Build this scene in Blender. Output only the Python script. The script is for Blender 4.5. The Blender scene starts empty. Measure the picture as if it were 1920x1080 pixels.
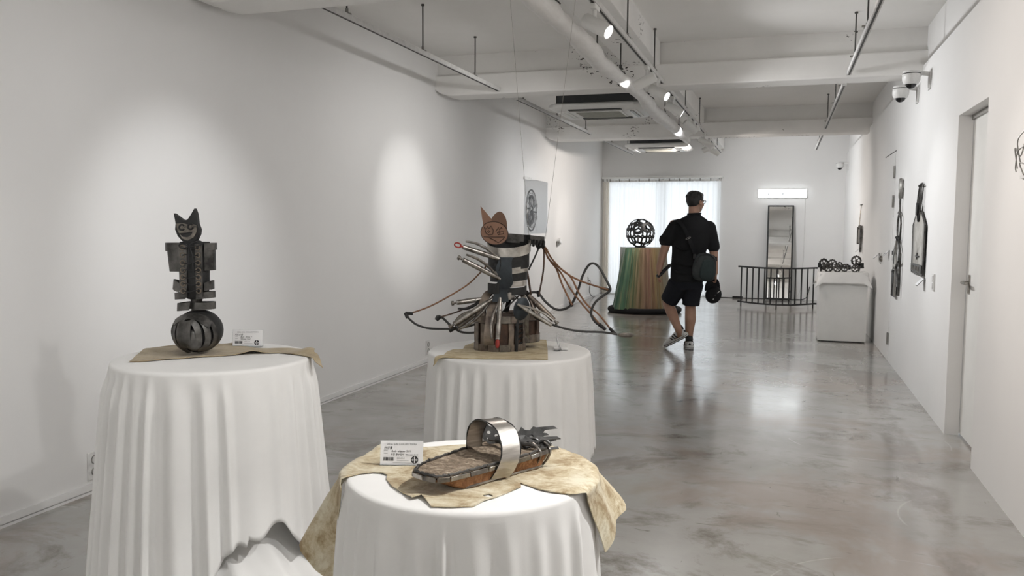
import bpy, bmesh, math, random
from mathutils import Vector, Matrix, Euler
from mathutils.geometry import delaunay_2d_cdt
from math import sin, cos, pi, radians as R_, hypot, atan2, sqrt, exp
random.seed(7)
SC = bpy.context.scene
COL = SC.collection
# ------------------------------------------------------------------ camera, world, light, exposure
YAW, PITCH, ROLL, FPX, CAMH = 0.31540, 0.07692, 0.006254, 1551.3, 1.35
cd = bpy.data.cameras.new('camera'); cam = bpy.data.objects.new('camera', cd); COL.objects.link(cam)
cd.sensor_width = 36; cd.lens = FPX / 1920 * 36; cd.clip_start = .05; cd.clip_end = 100
_f = Vector((-sin(YAW)*cos(PITCH), cos(YAW)*cos(PITCH), -sin(PITCH)))
_r0 = Vector((cos(YAW), sin(YAW), 0)); _u0 = _r0.cross(_f)
_r = _r0*cos(ROLL) + _u0*sin(ROLL); _u = -_r0*sin(ROLL) + _u0*cos(ROLL)
cam.matrix_world = Matrix(((_r.x, _u.x, -_f.x, 0), (_r.y, _u.y, -_f.y, 0), (_r.z, _u.z, -_f.z, CAMH), (0, 0, 0, 1)))
SC.camera = cam
SC.view_settings.view_transform = 'Standard'; SC.view_settings.look = 'None'
SC.view_settings.gamma = 1; SC.view_settings.use_curve_mapping = False
SC.view_settings.exposure = 0.04
SC.cycles.max_bounces = 8; SC.cycles.diffuse_bounces = 5; SC.cycles.glossy_bounces = 4
SC.cycles.transmission_bounces = 6; SC.cycles.transparent_max_bounces = 12
SC.cycles.caustics_reflective = False; SC.cycles.caustics_refractive = False
SC.cycles.sample_clamp_indirect = 4.0
W = bpy.data.worlds.new('sky'); SC.world = W; W.use_nodes = True
_b = W.node_tree.nodes['Background']; _b.inputs[0].default_value = (.86, .93, 1, 1); _b.inputs[1].default_value = 1.5
def area(name, loc, rot, sx, sy, power, col=(1, 1, 1)):
    l = bpy.data.lights.new(name, 'AREA'); l.shape = 'RECTANGLE'; l.size = sx; l.size_y = sy; l.energy = power; l.color = col
    o = bpy.data.objects.new(name, l); COL.objects.link(o); o.location = loc; o.rotation_euler = rot; return o
area('daylight_rear_window', (-2.24, 17.3, 1.3), (R_(-90), 0, 0), 3.0, 2.6, 72, (.93, .97, 1))
LAMP_COOL, LAMP_NEUTRAL, LAMP_WARM = (.985, .99, 1), (1, .985, .968), (1, .915, .85)
# ------------------------------------------------------------------ materials
def srgb(r, g, b):
    f = lambda c: (c/255/12.92 if c/255 <= .04045 else ((c/255+.055)/1.055)**2.4)
    return (f(r), f(g), f(b))
class NT:
    def __init__(s, name):
        s.m = bpy.data.materials.new(name); s.m.use_nodes = True; s.t = s.m.node_tree
        s.t.nodes.clear(); s.out = s.n('ShaderNodeOutputMaterial')
    def n(s, typ, **kw):
        x = s.t.nodes.new(typ)
        for k, v in kw.items(): setattr(x, k, v)
        return x
    def l(s, a, b): s.t.links.new(a, b)
    def set(s, node, **kw):
        for k, v in kw.items(): node.inputs[k.replace('_', ' ')].default_value = v
    def noise(s, scale, detail=4, rough=.55, vec=None, dist=0):
        x = s.n('ShaderNodeTexNoise'); x.inputs['Scale'].default_value = scale; x.inputs['Detail'].default_value = detail
        x.inputs['Roughness'].default_value = rough; x.inputs['Distortion'].default_value = dist
        if vec is not None: s.l(vec, x.inputs['Vector'])
        return x.outputs['Fac']
    def ramp(s, fac, stops):
        x = s.n('ShaderNodeValToRGB'); e = x.color_ramp.elements
        while len(e) < len(stops): e.new(.5)
        for q, (p, c) in zip(e, stops):
            q.position = p; q.color = (*c, 1) if isinstance(c, tuple) else (c, c, c, 1)
        s.l(fac, x.inputs[0]); return x.outputs[0]
    def mix(s, fac, a, b, mode='MIX'):
        x = s.n('ShaderNodeMix', data_type='RGBA', blend_type=mode)
        for i, v in ((0, fac), (6, a), (7, b)):
            if hasattr(v, 'is_output'): s.l(v, x.inputs[i])
            elif isinstance(v, tuple): x.inputs[i].default_value = (*v, 1)
            else: x.inputs[i].default_value = v
        return x.outputs[2]
    def math(s, op, a, b=0, c=None):
        x = s.n('ShaderNodeMath', operation=op)
        for i, v in enumerate((a, b) if c is None else (a, b, c)):
            if hasattr(v, 'is_output'): s.l(v, x.inputs[i])
            else: x.inputs[i].default_value = v
        return x.outputs[0]
    def mapping(s, src='Object', scale=(1, 1, 1), rot=(0, 0, 0), loc=(0, 0, 0)):
        t = s.n('ShaderNodeTexCoord'); m = s.n('ShaderNodeMapping')
        m.inputs['Scale'].default_value = scale; m.inputs['Rotation'].default_value = rot; m.inputs['Location'].default_value = loc
        s.l(t.outputs[src], m.inputs['Vector']); return m.outputs[0]
    def bump(s, h, strength=.3, dist=.01):
        x = s.n('ShaderNodeBump'); x.inputs['Strength'].default_value = strength; x.inputs['Distance'].default_value = dist
        s.l(h, x.inputs['Height']); return x.outputs[0]
    def bsdf(s, col=None, rough=.5, metal=0, normal=None, **kw):
        b = s.n('ShaderNodeBsdfPrincipled')
        for k, v in (('Base Color', col), ('Roughness', rough), ('Metallic', metal)):
            if v is None: continue
            if hasattr(v, 'is_output'): s.l(v, b.inputs[k])
            else: b.inputs[k].default_value = (*v, 1) if isinstance(v, tuple) else v
        if normal is not None: s.l(normal, b.inputs['Normal'])
        for k, v in kw.items():
            i = b.inputs[k.replace('_', ' ')]; i.default_value = (*v, 1) if isinstance(v, tuple) and len(v) == 3 else v
        return b
    def done(s, sh): s.l(sh.outputs[0] if hasattr(sh, 'outputs') else sh, s.out.inputs[0]); return s.m
def M(name, col, rough=.5, metal=0, col2=None, scale=18, lo=.35, hi=.7, bump=0, bscale=None, stretch=(1, 1, 1), **kw):
    t = NT(name); v = t.mapping(scale=stretch)
    n = t.noise(scale, 5, .6, v)
    c2 = col2 or tuple(c*.8 for c in col)
    c = t.ramp(n, [(lo, c2), (hi, col)])
    nb = t.bump(t.noise(bscale or scale*4, 4, .6, v), bump, .004) if bump else None
    return t.done(t.bsdf(c, rough, metal, nb, **kw))
PAINT = M('white_wall_paint', (.795, .79, .782), .75, col2=(.77, .765, .757), scale=1.2, bump=.05, bscale=60)
PAINT_C = M('ceiling_paint', (.89, .88, .86), .85, col2=(.85, .84, .815), scale=1.6, bump=.1, bscale=35)
def beam_mat():
    t = NT('chipped_beam_paint'); v = t.mapping()
    base = t.ramp(t.noise(2.2, 5, .6, v), [(.3, (.80, .79, .77)), (.7, (.87, .86, .84))])
    st = t.mapping(scale=(1, 1, 1.6))
    chips = t.noise(30, 3, .55, st, .4)
    zone = t.ramp(t.noise(1.3, 2, .5, v), [(.48, 0.0), (.60, 1.0)])
    k = t.ramp(t.math('MULTIPLY', chips, zone), [(.60, 0.0), (.612, 1.0)])
    return t.done(t.bsdf(t.mix(k, base, (.035, .03, .028)), .8))
PAINT_B = beam_mat()
def floor_mat():
    t = NT('polished_concrete'); v = t.mapping(); 
    a = t.noise(.9, 7, .62, t.mapping(scale=(.85, 1.0, 1), rot=(0, 0, .3)), .35)
    base = t.ramp(a, [(.30, (.25, .235, .215)), (.44, (.35, .34, .32)), (.58, (.43, .425, .405)), (.75, (.385, .375, .355))])
    b = t.noise(1.9, 8, .70, t.mapping(scale=(.8, 1.15, 1), rot=(0, 0, -.35), loc=(2, 5, 0)), .5)
    base = t.mix(t.ramp(b, [(.37, .8), (.48, 0.0)]), base, (.165, .14, .115))
    br = t.noise(1.05, 5, .62, t.mapping(scale=(1, .8, 1), loc=(3, 1, 0)), .4)
    base = t.mix(t.ramp(br, [(.50, 0.0), (.61, .75)]), base, (.33, .275, .24))
    gr = t.noise(1.3, 4, .6, t.mapping(loc=(-4, 7, 0)), .4)
    base = t.mix(t.ramp(gr, [(.58, 0.0), (.75, .35)]), base, (.37, .39, .335))
    # scuffs and scratches
    for (sx_, sy_, rz_, lo_, c_, k_) in ((.5, 3.2, .9, .30, (.10, .085, .07), .8), (3.0, .6, .35, .29, (.12, .105, .09), .7), (.35, 4.0, -.5, .27, (.66, .64, .61), .5)):
        sc = t.noise(4.2, 4, .6, t.mapping(scale=(sx_, sy_, 1), rot=(0, 0, rz_), loc=(k_*7, 3, 0)), .5)
        base = t.mix(t.ramp(sc, [(lo_-.02, k_), (lo_+.025, 0.0)]), base, c_)
    vo = t.n('ShaderNodeTexVoronoi'); vo.inputs['Scale'].default_value = 3.3; t.l(t.mapping(scale=(1, 1.6, 1), loc=(1, 4, 0)), vo.inputs['Vector'])
    base = t.mix(t.ramp(vo.outputs['Distance'], [(.015, .8), (.03, 0.0)]), base, (.06, .055, .05))
    ar = t.n('ShaderNodeTexVoronoi'); ar.inputs['Scale'].default_value = .75; t.l(v, ar.inputs['Vector'])
    tr = t.math('ABSOLUTE', t.math('SUBTRACT', ar.outputs['Distance'], .42)); tg = t.ramp(t.noise(2.0, 3, .5, v), [(.5, 0.0), (.56, .5)])
    base = t.mix(t.math('MULTIPLY', t.ramp(tr, [(.0012, 1.0), (.004, 0.0)]), tg), base, (.68, .66, .63))
    # two worn strips that run along the room
    tc = t.n('ShaderNodeTexCoord'); sp = t.n('ShaderNodeSeparateXYZ'); t.l(tc.outputs['Object'], sp.inputs[0])
    wob = t.math('MULTIPLY', t.math('SUBTRACT', t.noise(1.4, 3, .6, v), .5), .22)
    for x0, w, s_ in ((-1.79, .045, .75), (.72, .10, .5)):
        d = t.math('ABSOLUTE', t.math('SUBTRACT', t.math('ADD', sp.outputs[0], wob if x0 > 0 else 0.0), x0))
        band = t.ramp(d, [(w*.7, 1.0), (w, 0.0)])
        gate = t.ramp(t.noise(2.3, 5, .75, t.mapping(scale=(1, .6, 1), loc=(x0, 0, 0))), [(.42, 0.0), (.56, s_)])
        base = t.mix(t.math('MULTIPLY', band, gate), base, (.15, .115, .095))
    rg = t.ramp(t.noise(3.2, 6, .7, v), [(.3, .15), (.7, .27)])
    bp = t.bump(t.noise(5, 5, .6, v), .05, .01)
    return t.done(t.bsdf(base, rg, 0, bp, Specular_IOR_Level=.5, Coat_Weight=.5, Coat_Roughness=.13))
FLOOR = floor_mat()
CLOTH = M('white_table_linen', (.83, .825, .81), .9, col2=(.79, .785, .77), scale=5, bump=.06, bscale=500, Sheen_Weight=.15)
def hide_mat(name, a, b, c):
    t = NT(name); v = t.mapping()
    n1 = t.noise(11, 8, .70, t.mapping(scale=(.9, 1.15, 1), rot=(0, 0, .3)), .6); n2 = t.noise(70, 4, .7, v)
    base = t.ramp(t.math('ADD', t.math('MULTIPLY', n1, .8), t.math('MULTIPLY', n2, .2)), [(.41, a), (.50, b), (.60, c)])
    return t.done(t.bsdf(base, .85, 0, t.bump(t.noise(160, 4, .7, v), .4, .003), Sheen_Weight=.2))
HIDE = hide_mat('pale_suede', (.30, .215, .11), (.50, .42, .275), (.66, .61, .47))
HIDE2 = hide_mat('tan_split_leather', (.30, .23, .135), (.38, .305, .19), (.43, .355, .235))
HIDE3 = hide_mat('straw_toned_hide', (.33, .24, .11), (.46, .36, .19), (.56, .47, .29))
IRON = M('dark_waxed_iron', (.17, .163, .153), .40, .75, (.03, .029, .028), 14, bump=.35, bscale=60)
IRON_L = M('worn_bare_iron', (.26, .235, .20), .45, .8, (.10, .09, .08), 30, bump=.3, bscale=80)
BLACK_IRON = M('scorched_black_iron', (.034, .034, .034), .5, .5, (.016, .016, .016), 20, bump=.3)
BLUE_IRON = M('heat_blued_sheet_iron', (.060, .072, .082), .5, .6, (.022, .026, .030), 9, bump=.25)
STEEL = M('brushed_bright_steel', (.62, .60, .57), .28, 1, (.40, .38, .35), 12, stretch=(1, 1, 8), bump=.05)
STRIP = M('galvanised_strip', (.55, .53, .49), .38, .85, (.28, .26, .23), 22, bump=.15)
CHROME = M('worn_chrome', (.50, .475, .44), .28, .95, (.15, .135, .12), 26, bump=.1)
RUST = M('rusted_iron_sheet', (.13, .075, .05), .7, .35, (.045, .03, .024), 16, bump=.4)
BRONZE = M('heat_tinted_steel', (.30, .25, .205), .42, .75, (.085, .068, .058), 14, bump=.2)
CARDB = M('brown_cut_leather', (.235, .128, .082), .7, 0, (.20, .108, .068), 12, bump=.15)
CARDB2 = M('brown_cut_leather_dark', (.155, .082, .050), .7, 0, (.13, .07, .043), 12, bump=.15)
INK = M('black_line', (.03, .018, .014), .7)
LACE = M('black_lace', (.02, .02, .021), .8)
EYELET = M('brass_tinged_eyelet', (.20, .165, .13), .4, .8)
HOSE = M('copper_brown_rod', (.26, .125, .06), .5, .35, (.15, .075, .04), 8)
CABLE = M('grey_black_rod', (.075, .075, .07), .5, .5, (.03, .03, .03), 10)
RED = M('red_grip', (.36, .035, .022), .5, 0, (.25, .02, .015))
def cork_mat(name, a, b, c):
    t = NT(name); v = t.mapping()
    n = t.noise(42, 9, .72, t.mapping(scale=(1, 1.7, 1), rot=(0, 0, .6)), 1.2)
    return t.done(t.bsdf(t.ramp(n, [(.36, a), (.52, b), (.68, c)]), .8, 0, t.bump(n, .6, .004)))
SOLE_TOP = cork_mat('split_leather_footbed', (.07, .05, .033), (.22, .165, .115), (.52, .45, .35))
SOLE_SIDE = cork_mat('orange_leather_welt', (.12, .05, .02), (.30, .14, .06), (.44, .25, .13))
GUN = M('gunmetal_plate', (.15, .15, .148), .42, .75, (.06, .06, .06), 40, bump=.15)
WHITE_P = M('white_powder_coat', (.80, .80, .78), .45, 0, (.76, .76, .74), 6)
TRACK_W = M('white_track_enamel', (.72, .715, .70), .5, 0)
SLOT = M('dark_track_slot', (.05, .048, .045), .6)
ROD = M('zinc_threaded_rod', (.10, .098, .093), .5, .6)
DUCT = M('white_foil_duct_wrap', (.80, .79, .775), .55, 0, (.72, .71, .69), 9, bump=.5, bscale=22, stretch=(3, .7, 3))
DARK = M('dark_grey_housing', (.055, .06, .062), .5)
GRILLE = M('greyish_filter_grille', (.47, .47, .42), .7)
BLACK = M('matt_black_steel', (.012, .012, .013), .5)
RUBBER = M('black_velvet_base', (.006, .006, .007), .95)
PLASTIC = M('white_plastic', (.78, .775, .76), .4)
DARKG = M('black_dome_glass', (.008, .008, .009), .08)
GREY = M('grey_metal_plate', (.33, .32, .30), .4, .7)
def glow(name, col, s):
    t = NT(name); e = t.n('ShaderNodeEmission'); e.inputs[0].default_value = (*col, 1); e.inputs[1].default_value = s
    n = t.noise(4, 2, .5, t.mapping()); t.l(t.ramp(n, [(0, tuple(c*.97 for c in col)), (1, col)]), e.inputs[0])
    return t.done(e)
def clear(name, tint=(1, 1, 1), gl=.06, rough=.03, ior=1.35):
    t = NT(name); a = t.n('ShaderNodeBsdfTransparent'); a.inputs[0].default_value = (*tint, 1)
    b = t.n('ShaderNodeBsdfGlossy'); b.inputs['Roughness'].default_value = rough
    m = t.n('ShaderNodeMixShader'); f = t.n('ShaderNodeFresnel'); f.inputs[0].default_value = ior
    t.l(t.math('ADD', f.outputs[0], gl), m.inputs[0]); t.l(a.outputs[0], m.inputs[1]); t.l(b.outputs[0], m.inputs[2])
    return t.done(m)
GLASS = clear('window_glass'); ACRYL = clear('clear_acrylic', (.97, .98, .98), .02); FILM = clear('clear_film', (.985, .985, .985), .0, .3, 1.06)
def sheer(name, col, tr, wt):
    t = NT(name); d = t.n('ShaderNodeBsdfDiffuse'); s = t.n('ShaderNodeBsdfTranslucent'); m = t.n('ShaderNodeMixShader')
    c = t.ramp(t.noise(3, 3, .5, t.mapping(scale=(8, 8, .6))), [(.3, tuple(x*.95 for x in col)), (.7, col)])
    t.l(c, d.inputs[0]); s.inputs[0].default_value = (*tr, 1); m.inputs[0].default_value = wt
    t.l(d.outputs[0], m.inputs[1]); t.l(s.outputs[0], m.inputs[2]); return t.done(m)
SHEER = sheer('sheer_white_curtain', (.85, .85, .84), (.92, .94, .95), .6)
SHEER2 = sheer('beige_curtain', (.80, .77, .71), (.75, .70, .62), .3)
def mirror_mat():
    t = NT('silvered_mirror'); n = t.noise(2, 2, .5, t.mapping())
    return t.done(t.bsdf(t.ramp(n, [(0, (.80, .80, .79)), (1, (.83, .83, .82))]), .015, 1))
MIRROR = mirror_mat()
def holo_mat():
    t = NT('iridescent_satin'); tc = t.n('ShaderNodeTexCoord'); sp = t.n('ShaderNodeSeparateXYZ'); t.l(tc.outputs['Object'], sp.inputs[0])
    ang = t.math('ARCTAN2', sp.outputs[1], sp.outputs[0])   # angle round the stand
    a = t.math('ADD', t.math('MULTIPLY', ang, .55), 1.42)
    st = t.noise(1, 4, .6, None); 
    cmb = t.n('ShaderNodeCombineXYZ'); t.l(t.math('MULTIPLY', ang, 9.0), cmb.inputs[0]); t.l(t.math('MULTIPLY', sp.outputs[2], .5), cmb.inputs[1])
    st = t.noise(2.2, 5, .65, cmb.outputs[0])
    f = t.math('ADD', a, t.math('MULTIPLY', t.math('SUBTRACT', st, .5), .55))
    c = t.ramp(f, [(.0, (.025, .095, .062)), (.2, (.045, .115, .06)), (.32, (.105, .115, .05)), (.45, (.16, .10, .05)), (.6, (.20, .095, .068)), (.78, (.22, .15, .06)), (1, (.16, .165, .15))])
    c = t.mix(t.ramp(st, [(.45, 0.0), (.7, .5)]), c, (.36, .30, .17))
    c = t.mix(t.ramp(st, [(.28, .7), (.45, 0.0)]), c, (.07, .06, .04))
    return t.done(t.bsdf(c, .38, .45, None, Sheen_Weight=.2))
HOLO = holo_mat()
SKIN = M('skin', (.40, .235, .165), .5, 0, (.36, .205, .14), 10, Subsurface_Weight=.05)
HAIR = M('black_hair', (.008, .007, .007), .5, 0, (.004, .004, .004), 60, bump=.4)
SHIRT = M('black_cotton', (.006, .0065, .008), .95, 0, (.004, .004, .005), 12, bump=.2, bscale=30)
SHORTS = M('navy_cotton', (.006, .007, .013), .95, 0, (.004, .005, .009), 12, bump=.2, bscale=30)
BAGM = M('slate_nylon', (.030, .036, .036), .7, 0, (.018, .022, .023), 30, bump=.2)
BAGM2 = M('dark_teal_nylon', (.012, .026, .026), .7, 0, (.008, .018, .018), 30, bump=.2)
SHOE_W = M('white_knit', (.72, .72, .71), .7, 0, (.62, .62, .61), 60, bump=.2)
SHOE_B = M('black_rubber', (.012, .012, .012), .6)
SKETCH = None
# ------------------------------------------------------------------ mesh helpers
def catmull(pts, k=6):
    P = [Vector(p) for p in pts]
    if len(P) < 3 or k < 2: return P
    out = []
    for i in range(len(P)-1):
        a, b, c, d = P[max(i-1, 0)], P[i], P[i+1], P[min(i+2, len(P)-1)]
        for j in range(k):
            t = j/k
            out.append(.5*((2*b) + (c-a)*t + (2*a-5*b+4*c-d)*t*t + (3*b-a-3*c+d)*t**3))
    return out + [P[-1]]
def inpoly(x, y, poly):
    c = False; j = len(poly)-1
    for i in range(len(poly)):
        xi, yi = poly[i][0], poly[i][1]; xj, yj = poly[j][0], poly[j][1]
        if (yi > y) != (yj > y) and x < (xj-xi)*(y-yi)/(yj-yi)+xi: c = not c
        j = i
    return c
def tri_region(outline, holes=(), grid=0):
    vs, ed = [], []
    for loop in (outline, *holes):
        k = len(vs); n = len(loop); vs += [Vector((p[0], p[1])) for p in loop]; ed += [(k+i, k+(i+1) % n) for i in range(n)]
    if grid:
        xs = [p[0] for p in outline]; ys = [p[1] for p in outline]
        nx = int((max(xs)-min(xs))/grid); ny = int((max(ys)-min(ys))/grid)
        for i in range(1, nx):
            for j in range(1, ny):
                x = min(xs)+grid*(i+.5*(j % 2)); y = min(ys)+grid*j
                if inpoly(x, y, outline) and not any(inpoly(x, y, h) for h in holes): vs.append(Vector((x, y)))
    V, E, F, *_ = delaunay_2d_cdt(vs, ed, [], 0, 1e-6)
    keep = []
    for f in F:
        cx = sum(V[i].x for i in f)/len(f); cy = sum(V[i].y for i in f)/len(f)
        if inpoly(cx, cy, outline) and not any(inpoly(cx, cy, h) for h in holes): keep.append(tuple(f))
    return V, keep
class MB:
    def __init__(s): s.v = []; s.f = []
    def add(s, vs, fs, mtx=None):
        k = len(s.v); s.v += [tuple(mtx @ Vector(v)) if mtx else tuple(v) for v in vs]; s.f += [tuple(i+k for i in f) for f in fs]; return s
    def box(s, c, d, mtx=None):
        x, y, z = c; a, b, e = d[0]/2, d[1]/2, d[2]/2
        vs = [(x+i*a, y+j*b, z+k*e) for i in (-1, 1) for j in (-1, 1) for k in (-1, 1)]
        return s.add(vs, [(0, 1, 3, 2), (4, 6, 7, 5), (0, 4, 5, 1), (2, 3, 7, 6), (0, 2, 6, 4), (1, 5, 7, 3)], mtx)
    def bb(s, a, b, mtx=None):
        return s.box([(a[i]+b[i])/2 for i in range(3)], [abs(b[i]-a[i]) for i in range(3)], mtx)
    def tube(s, pts, r, n=8, cap=True, closed=False, flat=1.0, up=None):
        P = [Vector(p) for p in pts]; N = len(P); rs = r if isinstance(r, (list, tuple)) else [r]*N
        T = []
        for i in range(N):
            a = P[(i-1) % N] if closed else P[max(i-1, 0)]; b = P[(i+1) % N] if closed else P[min(i+1, N-1)]
            t = b-a; T.append(t.normalized() if t.length > 1e-9 else Vector((0, 0, 1)))
        u = Vector(up) if up else (Vector((0, 0, 1)) if abs(T[0].z) < .9 else Vector((1, 0, 0)))
        vs, fs = [], []
        for i in range(N):
            t = T[i]; 
            if up: u = Vector(up)
            u = (u - t*u.dot(t)); u = u.normalized() if u.length > 1e-6 else t.orthogonal().normalized(); w = t.cross(u)
            for j in range(n):
                a = 2*pi*j/n; vs.append(P[i] + (u*cos(a)*flat + w*sin(a))*rs[i])
        M_ = N if closed else N-1
        for i in range(M_):
            for j in range(n):
                a, b = i*n+j, i*n+(j+1) % n; c, d = ((i+1) % N)*n+(j+1) % n, ((i+1) % N)*n+j
                fs.append((a, b, c, d))
        if cap and not closed: fs += [tuple(range(n-1, -1, -1)), tuple(range((N-1)*n, N*n))]
        return s.add(vs, fs)
    def cyl(s, a, b, r0, r1=None, n=16): return s.tube([a, b], [r0, r0 if r1 is None else r1], n)
    def lathe(s, prof, n=24, mtx=None, cap=True):
        vs, fs = [], []; m = len(prof)
        for r, z in prof:
            for j in range(n): a = 2*pi*j/n; vs.append((r*cos(a), r*sin(a), z))
        for i in range(m-1):
            for j in range(n): fs.append((i*n+j, i*n+(j+1) % n, (i+1)*n+(j+1) % n, (i+1)*n+j))
        if cap: fs += [tuple(range(n-1, -1, -1)), tuple(range((m-1)*n, m*n))]
        return s.add(vs, fs, mtx)
    def ell(s, c, r, n=16, m=10, mtx=None):
        vs, fs = [(c[0], c[1], c[2]-r[2])], []
        for i in range(1, m):
            p = -pi/2+pi*i/m
            for j in range(n): a = 2*pi*j/n; vs.append((c[0]+r[0]*cos(p)*cos(a), c[1]+r[1]*cos(p)*sin(a), c[2]+r[2]*sin(p)))
        vs.append((c[0], c[1], c[2]+r[2])); e = len(vs)-1
        for j in range(n): fs += [(0, 1+(j+1) % n, 1+j), (e, 1+(m-2)*n+j, 1+(m-2)*n+(j+1) % n)]
        for i in range(m-2):
            for j in range(n): a = 1+i*n; fs.append((a+j, a+(j+1) % n, a+n+(j+1) % n, a+n+j))
        return s.add(vs, fs, mtx)
    def torus(s, c, R, r, n=20, m=8, axis='y', arc=(0, 2*pi), sx=1, sz=1):
        full = abs(arc[1]-arc[0]-2*pi) < 1e-6; k = n if full else n+1; P = []
        for i in range(k):
            a = arc[0]+(arc[1]-arc[0])*i/n; x, y = R*cos(a)*sx, R*sin(a)*sz
            P.append({'y': (c[0]+x, c[1], c[2]+y), 'z': (c[0]+x, c[1]+y, c[2]), 'x': (c[0], c[1]+x, c[2]+y)}[axis])
        return s.tube(P, r, m, closed=full)
    def plate(s, outline, th, holes=(), mtx=None, grid=0, fn=None, side=True):
        """outline in (x, z); the plate faces -y and is th thick towards +y"""
        V, F = tri_region(outline, holes, grid); n = len(V)
        fr = [(v.x, 0, v.y) for v in V]; bk = [(v.x, th, v.y) for v in V]
        if fn: fr = [fn(*p) for p in fr]; bk = [fn(*p) for p in bk]
        cnt = {}
        fs = []
        for f in F:
            a = sum((V[f[i]].x*V[f[(i+1) % 3]].y-V[f[(i+1) % 3]].x*V[f[i]].y) for i in range(3))
            f = f if a > 0 else f[::-1]
            fs += [f, tuple(i+n for i in f[::-1])]
            for i in range(3): cnt[(f[i], f[(i+1) % 3])] = 1
        for (a, b) in cnt:
            if (b, a) not in cnt: fs.append((b, a, a+n, b+n))
        return s.add(fr+bk, fs, mtx)
    def band(s, pts, wvec, th, cup=0.0):
        """flat strap: centre line pts, full width vector(s) wvec, thickness th"""
        P = [Vector(p) for p in pts]; N = len(P); vs, fs = [], []
        for i in range(N):
            t = (P[min(i+1, N-1)]-P[max(i-1, 0)]).normalized(); w = Vector(wvec[i] if isinstance(wvec, list) else wvec)
            nn = t.cross(w).normalized()*th/2
            vs += [P[i]-w/2-nn, P[i]+w/2-nn, P[i]+w/2+nn, P[i]-w/2+nn]
        for i in range(N-1):
            for j in range(4): fs.append((i*4+j, i*4+(j+1) % 4, i*4+4+(j+1) % 4, i*4+4+j))
        fs += [(3, 2, 1, 0), tuple(range(N*4-4, N*4))]
        return s.add(vs, fs)
    def build(s, name, mat, parent=None, loc=None, rot=None, smooth=40, bev=0, seg=2, sub=0, solid=0):
        me = bpy.data.meshes.new(name); me.from_pydata(s.v, [], s.f); me.validate()
        bm = bmesh.new(); bm.from_mesh(me); bmesh.ops.recalc_face_normals(bm, faces=bm.faces); bm.to_mesh(me); bm.free()
        return link(name, me, mat, parent, loc, rot, smooth, bev, seg, sub, solid)
def link(name, me, mat, parent=None, loc=None, rot=None, smooth=40, bev=0, seg=2, sub=0, solid=0):
    o = bpy.data.objects.new(name, me); COL.objects.link(o)
    if mat: me.materials.append(mat)
    if smooth:
        me.polygons.foreach_set('use_smooth', [True]*len(me.polygons)); me.set_sharp_from_angle(angle=R_(smooth))
    if parent: o.parent = parent
    if loc: o.location = loc
    if rot: o.rotation_euler = rot
    if bev:
        b = o.modifiers.new('bevel', 'BEVEL'); b.width = bev; b.segments = seg; b.limit_method = 'ANGLE'; b.angle_limit = R_(40)
    if solid:
        b = o.modifiers.new('thickness', 'SOLIDIFY'); b.thickness = abs(solid); b.offset = 1 if solid > 0 else -1
    if sub:
        b = o.modifiers.new('smooth', 'SUBSURF'); b.levels = b.render_levels = sub
    return o
def tag(o, label, cat, group=None, kind=None):
    o['label'] = label; o['category'] = cat
    if group: o['group'] = group
    if kind: o['kind'] = kind
    return o
def thing(name, label, cat, loc=(0, 0, 0), rz=0, group=None, rot=None):
    o = bpy.data.objects.new(name, None); COL.objects.link(o); o.empty_display_size = .1
    o.location = loc; o.rotation_euler = rot or (0, 0, rz); return tag(o, label, cat, group)
def struct(o): o['kind'] = 'structure'; return o
def copy_thing(src, loc, rz=None, label=None):
    c = src.copy(); COL.objects.link(c); c.location = loc
    if rz is not None: c.rotation_euler = (0, 0, rz)
    if label: c['label'] = label
    for ch in src.children:
        d = ch.copy(); COL.objects.link(d); d.parent = c
        for g in ch.children:
            e = g.copy(); COL.objects.link(e); e.parent = d
    return c
def blob(mb, voxel, it=6):
    """union of overlapping closed volumes as one continuous skin"""
    me = bpy.data.meshes.new('tmp'); me.from_pydata(mb.v, [], mb.f); me.validate()
    bm = bmesh.new(); bm.from_mesh(me); bmesh.ops.recalc_face_normals(bm, faces=bm.faces); bm.to_mesh(me); bm.free()
    o = bpy.data.objects.new('tmp', me); COL.objects.link(o)
    r = o.modifiers.new('r', 'REMESH'); r.mode = 'VOXEL'; r.voxel_size = voxel
    if it: s = o.modifiers.new('s', 'SMOOTH'); s.iterations = it; s.factor = .5
    dg = bpy.context.evaluated_depsgraph_get(); dg.update()
    out = bpy.data.meshes.new_from_object(o.evaluated_get(dg)); out.materials.clear()
    bpy.data.objects.remove(o); return out
def cap_(mb, p0, p1, r0, r1, n=14):
    p0, p1 = Vector(p0), Vector(p1)
    mb.ell(p0, (r0,)*3, n, 8); mb.ell(p1, (r1,)*3, n, 8); mb.tube([p0, p1], [r0, r1], n)
def chain(mb, pts, rs, n=14):
    for i in range(len(pts)-1): cap_(mb, pts[i], pts[i+1], rs[i], rs[i+1], n)
def loft(mb, rings, n=24):
    vs, fs = [], []
    for (c, rx, ry) in rings:
        for j in range(n): a = 2*pi*j/n; vs.append((c[0]+rx*cos(a), c[1]+ry*sin(a), c[2]))
    for i in range(len(rings)-1):
        for j in range(n): fs.append((i*n+j, i*n+(j+1) % n, (i+1)*n+(j+1) % n, (i+1)*n+j))
    fs += [tuple(range(n-1, -1, -1)), tuple(range((len(rings)-1)*n, len(rings)*n))]
    return mb.add(vs, fs)
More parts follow.
